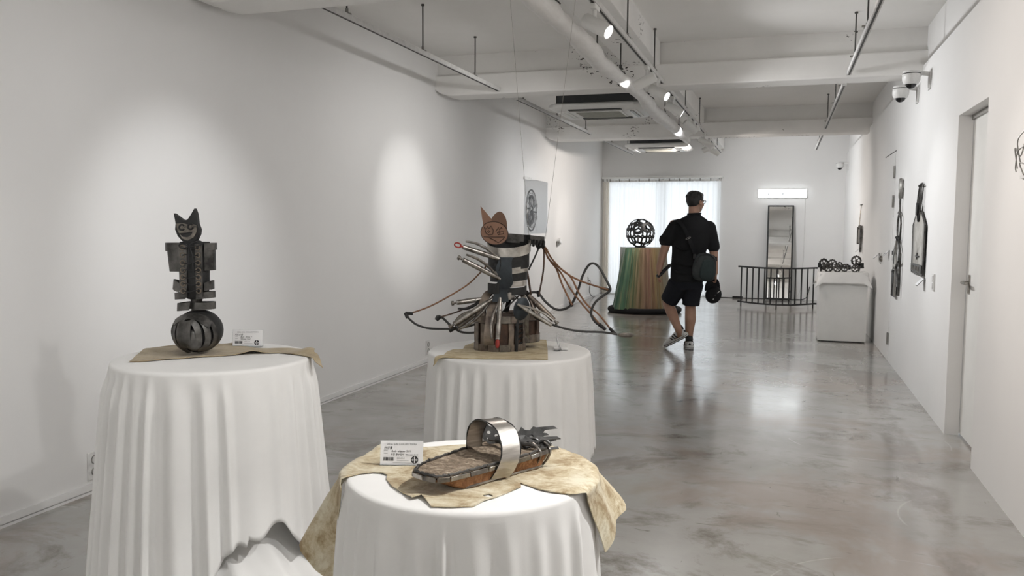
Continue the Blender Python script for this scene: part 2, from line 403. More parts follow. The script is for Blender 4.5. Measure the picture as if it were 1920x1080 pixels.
def text(body, size, parent, loc, mat, name='lettering', rot=(R_(90), 0, 0), align='LEFT', sx=1.0, shear=0):
    c = bpy.data.curves.new('t', 'FONT'); c.body = body; c.size = size; c.align_x = align; c.extrude = .00015; c.shear = shear; c.resolution_u = 2
    o = bpy.data.objects.new('t', c); COL.objects.link(o)
    dg = bpy.context.evaluated_depsgraph_get(); dg.update()
    me = bpy.data.meshes.new_from_object(o.evaluated_get(dg)); bpy.data.objects.remove(o)
    me.transform(Matrix.Diagonal((sx, 1, 1, 1))); me.materials.clear()
    return link(name, me, mat, parent, loc, rot, 0)
class Fr:
    """local drawing frame of one thing: pixel offsets of the photograph turned into metres at the thing's distance"""
    def __init__(s, px, py, scale): s.px, s.py, s.s = px, py, scale
    def __call__(s, x, y, d=0.0): return Vector(((x-s.px)*s.s, d, (s.py-y)*s.s))
    def o(s, pts): return [((x-s.px)*s.s, (s.py-y)*s.s) for x, y in pts]
# ------------------------------------------------------------------ room shell
ZC, YB, YF = 2.97, 16.0, -4.0
XL, XL2, XR = -3.24, -3.38, 1.04
struct(MB().bb((-3.7, YF-.2, -.12), (1.4, YB+.3, 0)).build('floor', FLOOR, smooth=0))
ceiling = struct(MB().bb((-3.7, YF-.2, ZC), (1.4, YB+.3, ZC+.15)).build('ceiling', PAINT_C, smooth=0))
def beam(y, x0, w=.3):
    m = MB(); x1 = 1.10; zb, zs = 2.58, 2.775
    # lower box with chamfered ends where it meets the left wall
    prof = [(x0-.02, zs), (x1, zs), (x1, zb), (x0+.15, zb), (x0+.06, zb+.02), (x0-.02, zb+.07)]
    m.plate(prof, w, mtx=Matrix.Translation((0, y, 0)))
    m.bb((x0-.02, y+.055, zs-.01), (x1, y+w-.055, ZC+.02))
    return m.build('beam', PAINT_B, ceiling, smooth=0, bev=.012)
for y, x0 in ((3.985, XL), (7.5, XL), (11.85, -3.37), (.4, XL)): beam(y, x0)
m = MB()
for y0, y1 in ((.69, 4.0), (4.27, 7.52), (7.78, 11.87), (12.13, YB)): m.bb((-1.39, y0, 2.77), (-1.085, y1, ZC+.02))
m.build('long_beam', PAINT_B, ceiling, smooth=0, bev=.008)
# left wall, very slightly bent towards its far end
o1 = [(XL, YF), (XL, 7.7), (XL2, 12.3), (XL2, YB+.2), (-3.6, YB+.2), (-3.6, YF)]
m = MB(); n = len(o1)
m.add([(x, y, 0) for x, y in o1]+[(x, y, ZC+.05) for x, y in o1], [tuple(range(n)), tuple(range(2*n-1, n-1, -1))]+[(i, (i+1) % n, n+(i+1) % n, n+i) for i in range(n)])
struct(m.build('wall_left', PAINT, smooth=0))
o2 = [(XL+.012, YF), (XL+.012, 7.7), (XL2+.012, 12.3), (XL2+.012, YB)]
m = MB()
for z0, z1, dd in ((.0, .012, .0), (.018, .05, .0)):
    for (a, b) in zip(o2, o2[1:]):
        m.add([(a[0], a[1], z0), (b[0], b[1], z0), (b[0]-.03, b[1], z0), (a[0]-.03, a[1], z0), (a[0], a[1], z1), (b[0], b[1], z1), (b[0]-.03, b[1], z1), (a[0]-.03, a[1], z1)],
              [(0, 3, 2, 1), (4, 5, 6, 7), (0, 1, 5, 4), (1, 2, 6, 5), (2, 3, 7, 6), (3, 0, 4, 7)])
struct(m.build('baseboard_left', PAINT, smooth=0))
# right wall: plate in the y-z plane with the deep door opening, upper strip set back above z 2.65
toYZ = Matrix(((0, -1, 0, 0), (1, 0, 0, 0), (0, 0, 1, 0), (0, 0, 0, 1)))      # plate (x,-,z) -> (y, z) facing -x
def wallR(outl, holes, x, th): return MB().plate(outl, th, holes, Matrix.Translation((x, 0, 0)) @ Matrix(((0, 1, 0, 0), (1, 0, 0, 0), (0, 0, 1, 0), (0, 0, 0, 1))))
D0, D1, DZ = 5.13, 5.935, 2.055
m = wallR([(YF, 0), (D0, 0), (D0, DZ), (D1, DZ), (D1, 0), (YB+.2, 0), (YB+.2, 2.65), (YF, 2.65)], (), XR, .085)
m.bb((XR+.03, YF, 2.65), (XR+.085, YB+.2, ZC+.05)); m.bb((XR+.085, YF, 0), (XR+.085+.04, D0-.06, ZC)); m.bb((XR+.085, D1+.06, 0), (XR+.125, YB+.2, ZC)); m.bb((XR+.085, D0-.06, DZ+.05), (XR+.125, D1+.06, ZC))
struct(m.build('wall_right', PAINT, smooth=0))
d1 = struct(MB().bb((XR+.088, D0-.03, .012), (XR+.124, D1+.02, DZ+.02)).build('door_1', WHITE_P, smooth=0, bev=.003))
MB().bb((XR+.075, D0, DZ-.028), (XR+.0875, D1, DZ)).build('door_stop', GREY, d1, smooth=0)
m = MB(); m.bb((XR+.08, 5.82, .93), (XR+.088, 5.865, 1.05)); m.build('lock_plate', CHROME, d1, bev=.003)
m = MB(); m.cyl((XR+.09, 5.84, 1.0), (XR+.045, 5.84, 1.0), .011); m.cyl((XR+.045, 5.845, 1.0), (XR+.045, 5.73, 1.0), .010); m.build('door_handle', CHROME, d1)
# flush hidden door further along
d2 = struct(MB().bb((XR-.004, 9.02, .01), (XR+.03, 9.86, 2.09)).build('door_2', PAINT, smooth=0))
MB().bb((XR-.0045, 9.0, 2.092), (XR+.01, 9.88, 2.100)).build('door_gap', SLOT, d2, smooth=0)
for z in (1.89, 1.60, .226):
    m = MB(); m.bb((XR-.010, 9.0, z-.06), (XR-.003, 9.075, z+.06)); m.cyl((XR-.012, 9.037, z-.06), (XR-.012, 9.037, z+.06), .007, n=10); m.build('hinge', GREY, d2, bev=.001)
m = MB(); m.cyl((XR-.003, 9.82, 1.0), (XR-.03, 9.82, 1.0), .035, .03, 20); m.cyl((XR-.03, 9.82, 1.0), (XR-.036, 9.82, 1.0), .014, n=12); m.build('door_knob', CHROME, d2)
# back wall with the window opening, front wall behind the viewer
WX0, WX1, WZ = -3.3, -1.12, 2.23
m = MB().plate([(-3.7, 0), (WX0, 0), (WX0, WZ), (WX1, WZ), (WX1, 0), (1.3, 0), (1.3, ZC+.05), (-3.7, ZC+.05)], .2, mtx=Matrix.Translation((0, YB, 0)))
struct(m.build('wall_back', PAINT, smooth=0))
struct(MB().bb((-3.7, YF-.15, 0), (1.4, YF, ZC+.05)).build('wall_front', PAINT, smooth=0))
m = MB()
for a, b in (((WX0, 16.06, 0), (WX1, 16.12, .05)), ((WX0, 16.06, WZ-.05), (WX1, 16.12, WZ)), ((WX0, 16.06, 0), (WX0+.05, 16.12, WZ)), ((WX1-.05, 16.06, 0), (WX1, 16.12, WZ)), ((-2.235, 16.06, 0), (-2.185, 16.12, WZ))): m.bb(a, b)
w1 = struct(m.build('window_1', WHITE_P, smooth=0))
for x0, x1 in ((WX0+.05, -2.235), (-2.185, WX1-.05)): MB().bb((x0, 16.085, .05), (x1, 16.093, WZ-.05)).build('pane', GLASS, w1, smooth=0)
struct(MB().bb((-3.37, 15.90, 2.235), (-1.085, 15.998, 2.275)).build('trim_1', WHITE_P, smooth=0, bev=.004))
# ------------------------------------------------------------------ curtains
def curtain(name, x0, x1, n, amp, mat, label, seed, y=15.945):
    t = thing(name, label, 'curtain', ((x0+x1)/2, y, 0))
    rnd = random.Random(seed); nx = n*10; nz = 14; vs, fs = [], []; w = x1-x0; ph = [rnd.uniform(-.5, .5) for _ in range(n+2)]
    for k in range(nz+1):
        z = .015+(2.205-.015)*k/nz; a = amp*(1-.45*(k/nz))
        for i in range(nx+1):
            u = i/nx*n; q = int(min(u, n-1e-6)); f = sin(2*pi*u+.6*sin(2*pi*(u/3.1)+ph[q % 3]+k*.05))
            vs.append((-w/2+w*i/nx, a*f+.006*sin(u*1.7+seed), z))
    for k in range(nz):
        for i in range(nx): a = k*(nx+1)+i; fs.append((a, a+1, a+nx+2, a+nx+1))
    MB().add(vs, fs).build('fabric', mat, t, smooth=180)
    MB().bb((-w/2, -.012, 2.175), (w/2, -.005, 2.212)).build('heading_tape', PLASTIC, t, smooth=0)
    for i in range(n+1):
        x = -w/2+w*i/n; x = min(max(x, -w/2+.01), w/2-.01); mm = MB(); mm.bb((x-.012, -.018, 2.185), (x+.012, -.008, 2.232)); mm.build('curtain_hook', WHITE_P if i % 2 else GREY, t, bev=.002)
    return t
curtain('sheer_curtain', -3.22, -1.12, 22, .020, SHEER, 'sheer white curtain glowing with daylight across the rear window', 1)
curtain('side_curtain', -3.355, -3.225, 3, .026, SHEER2, 'narrow gathered beige curtain at the left end of the rear window', 2, 15.93)
# ------------------------------------------------------------------ lighting tracks and lamps
def track(x, segs, rods, label, grp):
    for i, ((y0, y1), ry) in enumerate(zip(segs, rods)):
        t = thing('lighting_track', label[i], 'track', (x, y0, 2.6), group=grp); L = y1-y0
        MB().bb((-.017, 0, -.002), (.017, L, .032)).build('rail', TRACK_W, t, smooth=0, bev=.002)
        MB().bb((-.0065, .004, -.0045), (.0065, L-.004, -.0005)).build('slot', SLOT, t, smooth=0)
        MB().bb((-.0185, -.012, -.004), (.0185, .0, .034)).build('end_cap', TRACK_W, t, smooth=0)
        MB().bb((-.0185, L, -.004), (.0185, L+.012, .034)).build('end_cap', TRACK_W, t, smooth=0)
        for y in ry:
            m = MB(); m.cyl((0, y-y0, .05), (0, y-y0, ZC-2.6), .0055, n=8); m.cyl((0, y-y0, ZC-2.6-.012), (0, y-y0, ZC-2.6), .013, n=8); m.build('hanger_rod', ROD, t)
            m = MB(); m.bb((-.022, y-y0-.02, .03), (.022, y-y0+.02, .036)); m.cyl((0, y-y0, .034), (0, y-y0, .062), .011, n=6); m.bb((-.035, y-y0-.012, .036), (-.012, y-y0+.012, .046)); m.build('hanger_clip', GREY, t, smooth=0)
track(-2.585, [(4.32, 7.47), (8.03, 11.4), (12.3, 14.85)], [(4.62, 5.75, 6.85), (8.25, 9.6, 11.1), (12.9, 14.3)],
      ['white track along the left wall, nearest segment before the first beam', 'white track along the left wall, between the two beams', 'white track along the left wall, short farthest segment by the rear wall'], None)
track(.48, [(.8, 3.9), (4.35, 7.47), (8.02, 11.45), (12.25, 14.6)], [(1.2, 3.4), (4.7, 5.9, 6.9), (8.3, 9.4, 11.0), (12.5, 13.4)],
      ['empty white track on the right side above the viewer', 'empty white track by the right wall, nearest segment that runs out of the frame', 'empty white track by the right wall, between the two beams', 'empty white track by the right wall, short farthest segment'], None)
track(-1.055, [(.8, 3.9), (4.35, 7.47), (7.83, 11.82), (12.2, 14.75)], [(1.2, 3.4), (4.62, 5.75, 7.0), (8.0, 9.3, 10.9), (12.6, 13.9)],
      ['centre track carrying spotlights above the viewer', 'centre track beside the white duct, nearest segment with the warm spotlight', 'centre track beside the white duct, segment crowded with spotlights', 'centre track at its far end near the rear wall'], None)
LENSM = {}
def spot(name_label, adapter, aim, power, colr, cone=46, blend=.9, glowing=16, z=2.6, drop=.115, spill=1.2, wide=140):
    ax, ay = adapter; A = Vector((ax, ay, z)); piv = A+Vector((0, 0, -drop)); d = (Vector(aim)-piv).normalized()
    t = thing('track_spotlight', name_label, 'spotlight', (ax, ay, z))
    m = MB(); m.bb((-.017, -.055, -.034), (.017, .055, -.004)); m.build('adapter', WHITE_P, t, bev=.004)
    m = MB(); m.cyl((0, 0, -.034), (0, 0, -drop+.038), .011, n=12); m.bb((-.010, -.016, -drop-.0), (.010, .016, -drop+.045)); m.build('stem', WHITE_P, t)
    q = d.to_track_quat('Z', 'Y').to_matrix().to_4x4(); q.translation = (0, 0, -drop)
    m = MB(); m.lathe([(.0, -.075), (.036, -.075), (.041, -.068), (.041, .105), (.037, .105), (.036, .082), (.0, .082)], 28, q, cap=False); m.build('housing', WHITE_P, t)
    key = tuple(colr)+(glowing,)
    if key not in LENSM: LENSM[key] = glow('lamp_lens_%d' % len(LENSM), colr, glowing)
    m = MB(); m.lathe([(.0, .0855), (.0355, .0855), (.0355, .0835), (.0, .0835)], 24, q, cap=False); m.build('lens', LENSM[key], t)
    l = bpy.data.lights.new('lamp', 'SPOT'); l.energy = power*.40; l.color = colr; l.spot_size = R_(cone); l.spot_blend = blend; l.shadow_soft_size = .03
    lo = bpy.data.objects.new('lamp', l); COL.objects.link(lo); lo.parent = t
    ml = lo.matrix_local = Matrix.Translation(Vector((0, 0, -drop))+d*.112) @ d.to_track_quat('-Z', 'Y').to_matrix().to_4x4()
    w = bpy.data.lights.new('added_spill', 'SPOT'); w.energy = power*spill*.55; w.color = colr; w.spot_size = R_(wide); w.spot_blend = 1.0; w.shadow_soft_size = .035  # second wide light added to each lamp to lift the room's ambient level
    wo = bpy.data.objects.new('added_spill', w); COL.objects.link(wo); wo.parent = t; wo.matrix_local = ml
    return t
K = 1.0
spot('large warm-lit white spotlight, nearest of those hanging beside the duct', (-1.055, 4.72), (1.04, 4.1, 1.25), 110*K, LAMP_WARM)
spot('white spotlight turned left with its beam crossing the duct, before the first beam', (-1.055, 6.62), (-3.24, 6.85, 1.50), 190*K, LAMP_NEUTRAL, 38, spill=.6, wide=125)
spot('white spotlight with bright oval lens facing right, second along the duct', (-1.055, 7.2), (1.04, 6.45, 1.30), 150*K, LAMP_COOL, 44)
spot('white spotlight with bright oval lens facing right, third along the duct', (-1.055, 8.25), (1.04, 8.5, 1.2), 80*K, LAMP_COOL, 40, spill=1.7)
spot('tilted white spotlight facing right, under the second beam', (-1.055, 9.75), (.75, 10.8, .9), 95*K, LAMP_WARM, 44, spill=.8, wide=105)
spot('white spotlight turned left just behind the duct end', (-1.055, 10.2), (-3.34, 11.2, 1.6), 90*K, LAMP_COOL, 40, spill=1.9, wide=130)
spot('white spotlight facing right above the second air conditioner, warm lens', (-1.055, 11.6), (1.04, 12.9, 1.2), 125*K, LAMP_WARM, 44, wide=100)
spot('white spotlight turned left on the farthest track segment', (-1.055, 12.45), (-3.36, 13.1, 1.25), 120*K, LAMP_WARM, 34, spill=1.9, wide=130)
spot('farthest white spotlight, lens facing right towards the rear corner', (-1.055, 13.1), (1.0, 15.2, 1.4), 120*K, LAMP_COOL, 50, spill=1.7)
spot('white spotlight on the centre track above the left sculpture', (-1.055, 3.3), (-3.24, 3.92, 1.12), 195*K, LAMP_COOL, 46, spill=.22, wide=125)
spot('white spotlight above the viewer aimed at the front table', (.48, 2.15), (-.70, 1.88, .75), 205*K, LAMP_NEUTRAL, 30, .5, spill=.55)
spot('white spotlight above the viewer aimed at the left sculpture', (.48, 1.15), (-1.9, 2.4, .85), 95*K, LAMP_NEUTRAL, 46, .8, spill=.4)
spot('unseen fill spotlight added above the viewer, aimed at the near left wall', (-1.055, 1.4), (-3.24, 1.6, 1.4), 90*K, LAMP_COOL, 60, spill=.5)  # added out of view; its bounce off the left wall lifts the ambient
spot('unseen fill spotlight added above the viewer, aimed at the near right wall', (-1.055, 2.4), (1.04, 2.6, 1.3), 80*K, LAMP_WARM, 60)  # added out of view as ambient fill from the right wall
spot('unseen spotlight added over the viewer, aimed at the middle table', (.48, 3.0), (-1.2, 3.67, 1.0), 30*K, LAMP_NEUTRAL, 28, .7, spill=.5)  # added lamp out of view, only brightens the middle table
for x in (-2.2, -.4): spot('white spotlight behind the viewer lighting the %s half of the front wall' % ('left' if x < -1 else 'right'), (-1.055, -1.2+x*.3), (x, YF, 1.5), 230*K, LAMP_NEUTRAL, 60, spill=1.5)
spot('unseen fill spotlight added behind the viewer, aimed at the left wall', (-1.055, -.4), (-3.24, -.6, 1.4), 100*K, LAMP_COOL, 60, spill=.6)  # added behind the viewer for bounced ambient light
# white wrapped duct
t = thing('air_duct', 'long white wrapped air duct hanging along the ceiling beside the centre track', 'duct', (-1.26, 0, 2.5))
pts, rs = [], []
N = 210; rnd = random.Random(4); off = 0
for i in range(N+1):
    y = 1.5+(11.15-1.5)*i/N; off = .85*off+rnd.uniform(-.0032, .0032)
    pts.append((.012*sin(y*1.1)+.008*sin(y*2.7+1)+(.03 if y < 5.6 else 0)*(1-abs(y-5)/3.6 if abs(y-5) < 3.6 else 0), y, .010*sin(y*1.9+.5)))
    rs.append(.058+off+.003*sin(y*23)+.004*sin(y*7.1+2))
MB().tube(pts, rs, 20).build('duct_sleeve', DUCT, t, smooth=60)
MB().tube([pts[-1], (pts[-1][0]+.01, pts[-1][1]+.25, pts[-1][2]-.015)], [.050, .045], 16).build('duct_end', WHITE_P, t)
for y in (2.6, 4.45, 5.75, 6.55, 8.0, 9.2, 10.6):
    i = min(range(N+1), key=lambda k: abs(pts[k][1]-y)); p = Vector(pts[i])
    m = MB(); m.cyl((p.x, y, p.z+.085), (p.x, y, ZC-2.5 if not 3.9 < y < 4.3 else .08), .0055, n=8); m.build('hanger_rod', ROD, t)
    m = MB(); m.torus((p.x, y, p.z), rs[i]+.004, .004, 14, 6, 'y', (.6, pi-.6)); m.bb((p.x-.02, y-.012, p.z+.062), (p.x+.02, y+.012, p.z+.074)); m.cyl((p.x, y, p.z+.07), (p.x, y, p.z+.10), .011, n=6); m.build('duct_clamp', ROD, t)
# ceiling cassette air conditioners
def cassette(x0, x1, y0, y1, z, label):
    t = thing('air_conditioner', label, 'air conditioner', ((x0+x1)/2, (y0+y1)/2, z)); w, d = (x1-x0)/2, (y1-y0)/2
    MB().bb((-w+.07, -d+.07, .058), (w-.07, d-.07, .40)).build('casing', DARK, t, smooth=0, bev=.004)
    q = MB(); vs = []; c = .06
    for (ww, dd, zz) in ((w-.03, d-.03, 0), (w, d, .02), (w, d, .045), (w-.02, d-.02, .06)):
        for sx, sy in ((1, 1), (-1, 1), (-1, -1), (1, -1)):
            a, b = (sx*(ww-c), sy*dd), (sx*ww, sy*(dd-c)); vs += [(*(b if sx*sy > 0 else a), zz), (*(a if sx*sy > 0 else b), zz)]
    fs = [tuple(range(7, -1, -1)), tuple(range(24, 32))]+[(r*8+i, r*8+(i+1) % 8, r*8+8+(i+1) % 8, r*8+8+i) for r in range(3) for i in range(8)]
    q.add(vs, fs).build('panel', WHITE_P, t, bev=.006)
    MB().bb((-w*.52, -d*.52, -.010), (w*.52, d*.52, -.001)).build('intake_frame', WHITE_P, t, bev=.004)
    g = MB().bb((-w*.48, -d*.48, -.0125), (w*.48, d*.48, -.0095)).build('intake_grille', GRILLE, t, smooth=0)
    for i in range(14): yy = -d*.46+d*.92*i/13; MB().bb((-w*.47, yy-.006, -.016), (w*.47, yy+.002, -.0125)).build('grille_slat', GRILLE, t, smooth=0)
    for a in range(4):
        mt = Matrix.Rotation(a*pi/2, 4, 'Z'); r, L = (d, w) if a % 2 == 0 else (w, d)
        o = MB().box((0, r*.76, -.004), (L*1.15, r*.20, .010), mt).build('louver', DARK if a % 2 == 0 else WHITE_P, t, smooth=0, bev=.003)
        MB().box((0, r*.76, -.012), (L*1.13, r*.07, .012), mt).build('vane', GREY if a != 1 else WHITE_P, o, smooth=0, bev=.002)
    for sx in (-1, 1):
        for sy in (-1, 1): MB().cyl((sx*(w-.12), sy*(d-.12), .39), (sx*(w-.12), sy*(d-.12), ZC-z), .006, n=8).build('hanger_rod', ROD, t)
    m = MB(); m.cyl((w-.12, -d*.3, .15), (w+.05, -d*.3, .16), .03, n=12); m.build('drain_pipe', DUCT, t)
    return t
cassette(-2.29, -1.36, 8.12, 9.0, 2.50, 'white ceiling cassette air conditioner, nearer one behind the first beam')
cassette(-2.27, -1.35, 12.25, 13.15, 2.49, 'white ceiling cassette air conditioner, farther one near the rear wall')
# dome cameras on wall brackets
def dome(x, y, z, label):
    t = thing('dome_camera', label, 'camera', (x, y, z)); L = XR-x
    m = MB(); m.bb((L-.012, -.045, -.075), (L, .045, .055)); m.cyl((0, 0, .062), (L-.01, 0, .045), .017, n=12); m.build('bracket', PLASTIC, t, bev=.002)
    m = MB(); m.lathe([(0, .07), (.058, .07), (.064, .055), (.064, .03), (.066, .028), (.064, -.002), (.05, -.03), (.0, -.03)], 28, cap=False); m.build('camera_body', PLASTIC, t)
    MB().torus((0, 0, .05), .0635, .0035, 28, 6, 'z').build('trim_ring', DARKG, t)
    MB().ell((0, 0, -.022), (.042, .042, .042), 20, 12).build('dome', DARKG, t)
dome(.905, 7.12, 2.475, 'white dome camera, upper right of the pair below the first beam')
dome(.905, 7.72, 2.455, 'white dome camera, lower left of the pair below the first beam')
dome(.90, 15.45, 2.385, 'small white dome camera near the far right corner')
# ------------------------------------------------------------------ cloth-covered tables
def table(c, R, top, label):
    t = thing('round_table', label, 'table', (c[0], c[1], 0))
    MB().lathe([(0, top-.035), (R-.014, top-.035), (R-.010, top-.03), (R-.010, top-.006), (0, top-.006)], 48, cap=False).build('tabletop', PLASTIC, t, smooth=40)
    MB().lathe([(0, .03), (.032, .03), (.032, top-.035), (0, top-.035)], 20, cap=False).build('column', CHROME, t)
    MB().lathe([(0, .002), (.20, .002), (.20, .012), (.06, .03), (0, .03)], 36, cap=False).build('base_plate', CHROME, t)
    return t
def tablecloth(c, R, top, hem, flare, nf, amp, seed, label, rows=30):
    t = thing('tablecloth', label, 'tablecloth', (c[0], c[1], 0), group=None)
    rnd = random.Random(seed); N = 420
    ph = [rnd.uniform(0, 6.28) for _ in range(6)]
    def fold(th):
        q = th + .050*sin(3*th+ph[0]) + .035*sin(7*th+ph[1]) + .02*sin(11*th+ph[4])
        a = .5+.5*cos(nf*q); w = .72+.28*sin(2*th+ph[2])+.22*sin(5*th+ph[3])
        b = .5+.5*cos((nf*1.62//1)*q+ph[5])
        return (a**1.35*.78+b*.22-.42)*max(w, .25)
    vs, fs = [(0, 0, top)], []
    tops = [.3, .6, .85, .955]
    for k in tops:
        for i in range(N): a = 2*pi*i/N; vs.append((R*k*cos(a), R*k*sin(a), top))
    er = .013
    for k in range(1, 5):
        b = k/4*pi/2
        for i in range(N): a = 2*pi*i/N; r = R-er+er*sin(b); vs.append((r*cos(a), r*sin(a), top-er+er*cos(b)))
    for k in range(1, rows+1):
        s = k/rows
        for i in range(N):
            a = 2*pi*i/N; zb = hem(a); z0 = top-er; z = z0+(zb-z0)*s; dz = (z0-z)/.7
            g = min(1, max(0, dz*7.5)); g = g*g*(3-2*g); g2 = min(1.25, .62+dz*.6)
            r = R+flare*dz+amp*g*g2*fold(a+.02*sin(2.2*dz+3*a+ph[2]))
            vs.append((r*cos(a), r*sin(a), z))
    for i in range(N): fs.append((0, 1+i, 1+(i+1) % N))
    nr = len(tops)+4+rows
    for k in range(nr-1):
        for i in range(N): a = 1+k*N; fs.append((a+i, a+(i+1) % N, a+N+(i+1) % N, a+N+i))
    o = MB().add(vs, fs).build('cloth', CLOTH, t, smooth=180)
    s = o.modifiers.new('thickness', 'SOLIDIFY'); s.thickness = .0016; s.offset = -1
    return t
TF, RF, ZF = (-.721, 1.882), .304, .74
TL, RL, ZL = (-1.81, 2.315), .3207, .90
TM, RM, ZM = (-1.207, 3.669), .381, .76
def hem_left(a):
    d = math.degrees(a); d = (d+180) % 360-180
    if -80 < d < 32:
        u = (d+80)/112; k = sin(pi*min(1, u*1.12))**.8 if u < .893 else 0
        return .012+.385*k*(.93+.07*sin(d*.24))+(.03 if d > -38 else 0)*k
    return .012
table(TF, RF, ZF, 'round display table hidden under the front white cloth'); table(TL, RL, ZL, 'round display table hidden under the left white cloth'); table(TM, RM, ZM, 'round display table hidden under the middle white cloth')
tablecloth(TF, RF, ZF, lambda a: .10+.02*sin(3*a), .040, 27, .040, 11, 'white pleated tablecloth on the front table under the sandal sculpture')
tl = tablecloth(TL, RL, ZL, hem_left, .052, 31, .050, 23, 'white pleated tablecloth on the left table, hem raised at one side')
tablecloth(TM, RM, ZM, lambda a: .285+.012*sin(4*a)+.01*sin(9*a), .034, 30, .034, 37, 'white pleated tablecloth on the middle table under the wire-winged sculpture')
# inner length of the left cloth that spills forward below the raised hem
vs, fs = [], []; NA, NZ = 120, 26
for k in range(NZ+1):
    s = k/NZ
    for i in range(NA+1):
        d = -88+170*i/NA; a = R_(d); u = s**1.5
        edge = sin(pi*i/NA)**.6
        z = .46-.448*s; fl = max(0, (.36-z)/.36)
        r = RL-.045+(.27*fl**1.25)*edge+.022*fl**.8*edge*cos(17*a+3.2*s)+.010*fl*edge*cos(29*a+1-4*s)
        vs.append((r*cos(a+.35*fl), r*sin(a+.35*fl), z))
for k in range(NZ):
    for i in range(NA): a = k*(NA+1)+i; fs.append((a, a+1, a+NA+2, a+NA+1))
o = MB().add(vs, fs).build('inner_cloth', CLOTH, tl, smooth=180); sm = o.modifiers.new('thickness', 'SOLIDIFY'); sm.thickness = .0016
# ------------------------------------------------------------------ leather hides draped on the tables
def resample(pts, step):
    out = []
    for i in range(len(pts)):
        a, b = Vector(pts[i]), Vector(pts[(i+1) % len(pts)]); n = max(1, int((b-a).length/step))
        out += [tuple(a+(b-a)*k/n) for k in range(n)]
    return out
def closed_smooth(pts, k=4):
    P = [(*p, 0) for p in pts]; n = len(P); out = []
    ext = [P[-1]]+P+[P[0], P[1]]
    for i in range(1, n+1):
        a, b, c, d = (Vector(ext[j]) for j in (i-1, i, i+1, i+2 if i+2 < len(ext) else 1))
        for j in range(k):
            t = j/k; q = .5*((2*b)+(c-a)*t+(2*a-5*b+4*c-d)*t*t+(3*b-a-3*c+d)*t**3); out.append((q.x, q.y))
    return out
def drape(name, label, c, R, top, outline, A, mat, holes=(), th=.0022, wave=.0015, lift=None, grid=.011):
    t = thing(name, label, 'leather', (c[0], c[1], 0))
    def bend(x, _, y):
        o = th if _ > 0 else 0.0
        r = hypot(x, y); a = atan2(y, x); ex = (lift(x, y) if lift else 0)
        z = wave*(1+sin(x*31+y*17)*sin(y*43-x*11))*(1 if r < R else 0)
        if r <= R: return (x, y, top+z+o+ex)
        al = R_(A(math.degrees(a) % 360)); u = r-R; ra = .022; s = min(u/ra, 1)
        rr = R+u*cos(al*s if s < 1 else al)+(.004*s); zz = top-(u*sin(al) if s >= 1 else u*sin(al*s*.6)) 
        if s >= 1: zz += 0.0
        n = .006*sin(a*17)*min(1, u/.08)
        return ((rr+n+o*sin(al))*cos(a), (rr+n+o*sin(al))*sin(a), zz+o*cos(al)+ex)
    MB().plate(outline, 1.0, holes, grid=grid, fn=bend).build('hide', mat, t, smooth=60)
    return t
def pol(*ua): return [((RF+.002+u)*cos(R_(a)), (RF+.002+u)*sin(R_(a))) for u, a in ua]
front = pol((.25, 214), (.257, 211), (.247, 206), (.228, 201), (.2, 197), (.10, 188), (.03, 181), (0, 176)) + \
  [(-.297, .086), (-.269, .078), (-.227, .118), (-.159, .167), (-.085, .216), (.023, .268), (.110, .287)] + \
  pol((.01, 60), (.0, 48), (.04, 38), (.10, 31), (.135, 26), (.14, 24), (.132, 15), (.15, 7), (.170, 1), (.12, -1), (.09, -3), (.05, -7), (.01, -12)) + \
  [(.284, -.103), (.240, -.104), (.205, -.094), (.175, -.074), (.150, -.062), (.161, -.088), (.143, -.140), (.130, -.176), (.111, -.212), (.103, -.250), (.060, -.272), (.020, -.283), (-.011, -.247), (-.026, -.233), (-.040, -.252), (-.088, -.212), (-.123, -.184), (-.160, -.138), (-.170, -.112), (-.190, -.100), (-.212, -.104), (-.238, -.122), (-.254, -.156)] + pol((.06, 214), (.16, 214))
def A_front(d):
    if 120 < d < 300: return 60 if d < 200 else 60+26*min(1, (d-200)/12)
    d = (d+180) % 360-180
    return 50 if d > 28 else 50+30*min(1, (28-d)/27)
hole = [(.098, -.172), (.108, -.160), (.118, -.166), (.124, -.180), (.112, -.186), (.102, -.182)]
lift_f = lambda x, y: .020*exp(-((x+.275)**2+(y-.083)**2)/.0009) + (.006*exp(-((x+.03)**2+(y+.235)**2)/.0008))
drape('suede_hide', 'pale mottled suede hide spread over the front table and hanging off both sides', TF, RF+.002, ZF+.001, resample(front, .012), A_front, HIDE, [hole], lift=lift_f)
left = [(-.338, .123), (-.327, .023), (-.164, -.15), (-.122, -.065), (-.045, .012), (.018, .086), (.05, .163), (.091, .233), (.121, .272), (.157, .244), (.267, .128), (.342, .098), (.275, .17), (.245, .205), (.21, .265), (.165, .300), (.12, .315), (.062, .34), (.045, .301), (-.028, .273), (-.09, .27), (-.15, .29), (-.2, .26), (-.21, .21), (-.26, .2)]
left = [(-.322, .125), (-.318, .03), (-.168, -.20), (-.140, -.185), (-.085, -.115), (-.02, -.045), (.05, .022), (.115, .085), (.17, .125), (.205, .118), (.26, .105), (.338, .085), (.372, .092), (.318, .14), (.29, .15), (.275, .18), (.225, .225), (.15, .22), (.09, .20), (.03, .19), (-.02, .20), (-.045, .24), (-.08, .255), (-.12, .23), (-.2, .19)]
lift_l = lambda x, y: .010*exp(-((x+.07)**2+(y-.245)**2)/.002)+.012*exp(-((x-.10)**2+(y-.07)**2)/.0012)+.014*exp(-((x-.265)**2+(y-.175)**2)/.002)
drape('leather_hide', 'stiff tan leather sheet under the dark cat-eared boot sculpture', TL, RL+.002, ZL+.001, resample(left, .012), lambda d: 34, HIDE2, lift=lift_l)
